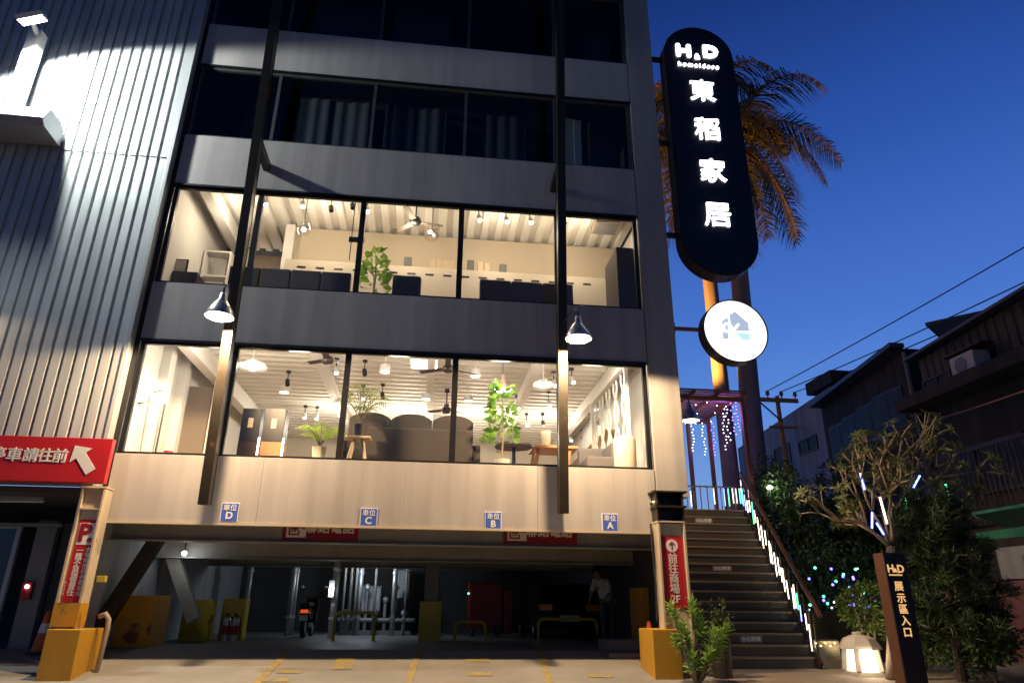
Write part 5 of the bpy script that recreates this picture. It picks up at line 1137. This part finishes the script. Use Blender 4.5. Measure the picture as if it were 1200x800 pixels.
# ================================================================== ROYAL PALMS
def royal(px0,py0,px1,py1,Y,crown_z,label,r,fronds,L,trm='palmtrunk'):
    a=P(px0,py0,Y); c=P(px1,py1,Y); d=(c-a)/(c.z-a.z); base=a-d*(a.z-.4); top=a+d*(crown_z-a.z)
    t=thing('royal_palm',label,'palm tree',base,'royal palms behind the signs'); pts=[base.lerp(top,f) for f in (0,.2,.4,.6,.8,1)]
    MB().tube(pts,[r*1.25,r*1.1,r,r*.97,r*.9,r*.6],16).build('trunk',M[trm],t,smooth=True)
    for i in range(fronds):
        az=i*2.399+.4; el=1.25-1.8*(i/(fronds-1))+rnd.uniform(-.12,.12); out=Vector((math.cos(az),math.sin(az),0)); tr=MB(); b=MB(); pts=[]; p=top+Vector((0,0,.3)); dirv=(out*math.cos(el)+Vector((0,0,math.sin(el)))).normalized(); n=16
        for k in range(n+1):
            pts.append(p.copy()); dirv=(dirv+Vector((0,0,-.145-.05*k/n))+rv()*.03).normalized(); p=p+dirv*L/n
        tr.tube(pts,[.05*(1-k/n)+.008 for k in range(n+1)],5)
        for k in range(3,n*5):
            f=k/(n*5); x=f*n; k0=int(x); pp_=pts[k0].lerp(pts[min(k0+1,n)],x-k0); d_=(pts[min(k0+1,n)]-pts[k0]).normalized()
            s=d_.cross(Vector((0,0,1))); s=s.normalized() if s.length>.05 else Vector((1,0,0)); ll=L*.26*math.sin(math.pi*(.12+.82*f))
            for sg_ in(-1,1):
                dd=(s*sg_+d_*.55+Vector((0,0,rnd.uniform(-.75,.15)))).normalized(); wv=d_*.030
                q1=pp_+dd*ll*.5+Vector((0,0,-.03)); q2=pp_+dd*ll+Vector((0,0,-.42*ll))
                b.add([pp_-wv,pp_+wv,q1+wv*.9,q1-wv*.9,q2],[(0,1,2,3),(3,2,4)])
        f_=tr.build('frond',M['bark'],t); b.build('leaflets',LF['frond'],f_,smooth=None)
royal(847,470,832,330,9.0,P(822,150,9.0).z,'royal palm with the rusty orange lit trunk behind the tall sign',.27,18,4.9,'palmtrunk')
royal(885,540,867,330,9.6,P(856,170,9.6).z,'royal palm with the grey trunk right of the round sign',.36,19,5.7)

# ================================================================== STREET BUILDINGS, POLE AND WIRES (right)
XB=20.0
def bz(px,py): return PX(px,py,XB)
near=thing('old_shop_house','near old brown corrugated house with an air conditioner and green awning','building',(XB,-2,0))
e0=bz(1200,349); e1=bz(1070,426); y1=e1.y; zE=(e0.z+e1.z)/2; led=bz(1164,437)
y0=-12.0
def zl_(y): return lerp(e0.z,e1.z,(y-e0.y)/(e1.y-e0.y))
b=MB(); 
pitch=.3; n=int((y1-y0)/pitch); pr=[]
for i in range(n):
    for f,dx in((0,0),(.5,0),(.6,.04),(.9,.04)): pr.append((XB+dx,y0+(i+f)*pitch))
m_=len(pr); b.add([(x,y,led.z) for x,y in pr]+[(x,y,max(led.z+.1,zl_(y))) for x,y in pr],[(i,i+1,m_+i+1,m_+i) for i in range(m_-1)]); b.build('upper_wall',M['brownwall'],near,smooth=None)
MB().box(XB+.05,XB+8,y0,y1,0,led.z).build('lower_wall',M['ledge'],near); MB().box(XB-.9,XB+.05,y0,y1,led.z-.35,led.z-.001).build('balcony_slab',M['ledge'],near,bevel=.02)
b=MB(); b.add([(XB-.35,y0,zl_(y0)+.02),(XB-.35,y1,zl_(y1)+.02),(XB+8,y1,zl_(y1)+1.6),(XB+8,y0,zl_(y0)+1.6),(XB-.35,y0,zl_(y0)+.1),(XB-.35,y1,zl_(y1)+.1),(XB+8,y1,zl_(y1)+1.7),(XB+8,y0,zl_(y0)+1.7)],[(0,1,2,3),(4,5,6,7),(0,1,5,4),(1,2,6,5),(2,3,7,6),(3,0,4,7)]); b.build('roof',M['roof'],near)
def win(par,pa,pb,m='winblack',fr='darkbrown',x=XB,d=.05):
    a=PX(*pa,x); c=PX(*pb,x); y0_,y1_=min(a.y,c.y),max(a.y,c.y); z0_,z1_=min(a.z,c.z),max(a.z,c.z)
    b=MB(); b.box(x-d,x-.003,y0_,y1_,z1_-.07,z1_); b.box(x-d,x-.003,y0_,y1_,z0_,z0_+.07); b.box(x-d,x-.003,y0_,y0_+.07,z0_+.071,z1_-.071); b.box(x-d,x-.003,y1_-.07,y1_,z0_+.071,z1_-.071); b.box(x-d,x-.004,(y0_+y1_)/2-.03,(y0_+y1_)/2+.03,z0_+.071,z1_-.071)
    w_=b.build('window',M[fr],par); MB().box(x-.02,x-.006,y0_+.071,y1_-.071,z0_+.071,z1_-.071).build('pane',M[m],w_); return w_,y0_,y1_,z0_,z1_
w1,ya,yb_,za,zb_2=win(near,(1165,404),(1132,440)); MB().box(XB-.5,XB-.06,ya-.1,yb_+.1,zb_2+.02,zb_2+.06).build('canopy',M['darkbrown'],w1)
w2,_,_,_,zz=win(near,(1114,432),(1086,466)); 
acp=PX(1150,428,XB); t=thing('air_conditioner','boxy white air conditioner in the upper window of the brown house','air conditioner',(XB-.3,acp.y,acp.z-.2)); MB().box(XB-.55,XB-.06,acp.y-.42,acp.y+.42,acp.z-.28,acp.z+.28).build('body',M['pot'],t,bevel=.02); MB().lathe([(.2,0),(.21,.01),(.17,.012),(0,.005)],(XB-.551,acp.y+.05,acp.z),20,(-1,0,0)).build('fan_grille',M['grey'],t); MB().box(XB-.5,XB-.07,acp.y-.4,acp.y+.4,acp.z-.34,acp.z-.285).build('shelf',M['blacksteel'],t)
# barred balcony windows and awning, shop below
w3=win(near,(1200,505),(1100,590),'winblack','darkbrown',XB,.08); 
a=PX(1200,500,XB-.5); c=PX(1085,585,XB-.5); b=MB()
for i in range(34):
    y=lerp(a.y-1.5,c.y,i/33); b.box(XB-.51,XB-.49,y-.015,y+.015,min(a.z,c.z)-.7,max(a.z,c.z)-.2)
b.box(XB-.52,XB-.48,a.y-1.5,c.y,max(a.z,c.z)-.199,max(a.z,c.z)-.13); b.box(XB-.52,XB-.48,a.y-1.5,c.y,min(a.z,c.z)-.76,min(a.z,c.z)-.701); b.build('window_grille',M['darkbrown'],near)
az=PX(1180,622,XB-1.4); b=MB(); ye=PX(1150,622,XB-1.4).y; b.obox((XB-.75,ye-4,az.z+.25),(.78,0,-.22),(0,4,0),(.01,0,.035)); aw=b.build('awning',M['green'],near)
b=MB().box(XB-1.56,XB-1.535,ye-8,ye,az.z-.16,az.z+.03); b.build('valance',M['green'],aw)
c=PX(1180,700,XB-.3); ys=PX(1160,660,XB-.3).y; MB().box(XB-.35,XB-.05,-9,ys,.2,PX(1190,680,XB-.3).z).build('base_wall',M['pinkwall'],near,bevel=.02)
MB().box(XB-.06,XB+.045,-9,ys,PX(1190,678,XB).z,PX(1190,640,XB).z).build('shop_window',M['pale'],near)
# middle house
mid=thing('blue_roofed_house','middle house with a blue grey metal roof edge and a row of dark windows','building',(XB+.6,9,0)); XM=XB+.6
m0=PX(1056,408,XM); m1=PX(962,478,XM); zt=lambda y: lerp(m0.z,m1.z,(y-m0.y)/(m1.y-m0.y))
MB().add([(XM,m0.y,0),(XM,m1.y,0),(XM,m1.y,m1.z),(XM,m0.y,m0.z),(XM+8,m0.y,0),(XM+8,m1.y,0),(XM+8,m1.y,m1.z),(XM+8,m0.y,m0.z)],[(0,1,2,3),(4,5,6,7),(0,1,5,4),(1,2,6,5),(2,3,7,6),(3,0,4,7)]).build('wall',M['ledge'],mid)
b=MB(); b.bar((XM-.2,m0.y-.1,m0.z+.08),(XM-.2,m1.y+.1,m1.z+.08),.5,.14); b.bar((XM+.8,m0.y-2,m0.z+.35),(XM+4,m0.y+1,m0.z+1.0),2.2,.1); b.build('roof',M['roof'],mid)
for k in range(4):
    y=lerp(m0.y+.6,m1.y-.6,(k+.5)/4); z=zt(y)-1.6
    fr=MB().box(XM-.04,XM-.003,y-.75,y+.75,z-.75,z+.6).build('window',M['darkbrown'],mid); MB().box(XM-.05,XM-.041,y-.68,y-.03,z-.68,z+.53).build('pane',M['winblack'],fr); MB().box(XM-.052,XM-.041,y+.03,y+.68,z-.68,z+.53).build('pane',M['winblack'],fr)
dp=PX(1064,430,XM-.05); MB().tube([(XM-.1,dp.y,dp.z+.5),(XM-.1,dp.y,2)],.06,8).build('downpipe',M['grey'],mid)
# far pale house
far=thing('pale_house','far pale blue grey house with two dark windows beside the utility pole','building',(XB+1,17,0)); XF=XB+1.2
f0=PX(958,462,XF); f1=PX(884,508,XF)
MB().add([(XF,m1.y+.05,0),(XF,f1.y+2,0),(XF,f1.y+2,f1.z-.3),(XF,m1.y+.05,f0.z+.05),(XF+7,m1.y+.05,0),(XF+7,f1.y+2,0),(XF+7,f1.y+2,f1.z-.3),(XF+7,m1.y+.05,f0.z+.05)],[(0,1,2,3),(4,5,6,7),(0,1,5,4),(1,2,6,5),(2,3,7,6),(3,0,4,7)]).build('wall',M['pale'],far)
for pa,pb in (((957,508),(938,534)),((925,518),(911,556))): win(far,pa,pb,'winblack','darkbrown',XF,.05)
MB().box(XF-.15,XF+7,m1.y-.3,m1.y+1.6,f0.z+.1,f0.z+.6).build('parapet',M['ledge'],far)
# house row behind on the other side fills the far street end
tag(MB().box(12,XF-.5,34,40,0,6).build('far_house',M['pale'],None),'pale low house closing the far end of the lane','building')
# utility pole
pp=P(913,468,14); pole=thing('utility_pole','utility pole with warmly lit timber crossarms and insulators above the far house','utility pole',(pp.x,14,0))
MB().tube([(pp.x,14.15,0),(pp.x,14.15,pp.z+.2)],[.12,.09],10).build('pole',M['crossarm'],pole)
xa,xb_=P(881,469,14).x,P(935,469,14).x
MB().box(xa,xb_,13.95,14.05,pp.z-.12,pp.z+.06).build('crossarm',M['crossarm'],pole,bevel=.01)
p2=P(905,488,14); MB().box(pp.x-.6,pp.x+.65,13.96,14.04,p2.z-.5,p2.z-.40).build('crossarm',M['crossarm'],pole,bevel=.01)
ins=[]
for px in(900,916,932):
    c=P(px,466,14); c.z=pp.z+.06; ins.append(c); MB().lathe([(.03,0),(.03,.12),(.10,.14),(.07,.2),(.09,.23),(.05,.32),(0,.33)],c,12).build('insulator',M['porcelain'],pole)
b=MB(); b.bar((pp.x,14,p2.z-.2),(xa+.3,14,pp.z-.1),.05,.05); b.build('stay',M['blacksteel'],pole)
for i,(px,py) in enumerate(((1200,284),(1200,323),(1200,337))):
    a=ins[i]+Vector((0,0,.3)); e=P(px,py,3.0); d=e-a; e2=a+d*1.6; pts=[]
    for k in range(25):
        f=k/24; q_=a.lerp(e2,f); q_.z-=.25*4*f*(1-f)*(.6+.2*i); pts.append(q_)
    o=MB().tube(pts,.022,5).build('power_cable',M['cable']); tag(o,'black power cable from the pole to the upper right, %s of the three'%('topmost','middle one','lowest')[i],'cable','power cables above the street')
a=P(1085,495,1); e=P(1200,458,-1.5); o=MB().tube([a+(a-e)*.8,a,a.lerp(e,.5)+Vector((0,0,-.02)),e,e+(e-a)],.016,5).build('street_cable',mat('dusty red cable',(.35,.14,.10),.6)); tag(o,'thin reddish cable crossing in front of the old houses','cable')
# warm street lamp spill on the right side paving comes from the side wall lamp; slim white lamp among the trees
c=P(902,571,6.0); t=thing('garden_lamp','small bright oval lamp among the dark trees behind the stairs','lamp',c); MB().ball(c,.09,12,8,.6).build('globe',LWHITE,t); MB().tube([c,(c.x,c.y,.4)],.02,6).build('pole',M['black'],t); point('lamp_light',c+Vector((0,-.15,.0)),14,(.95,1,.9),.08,t)
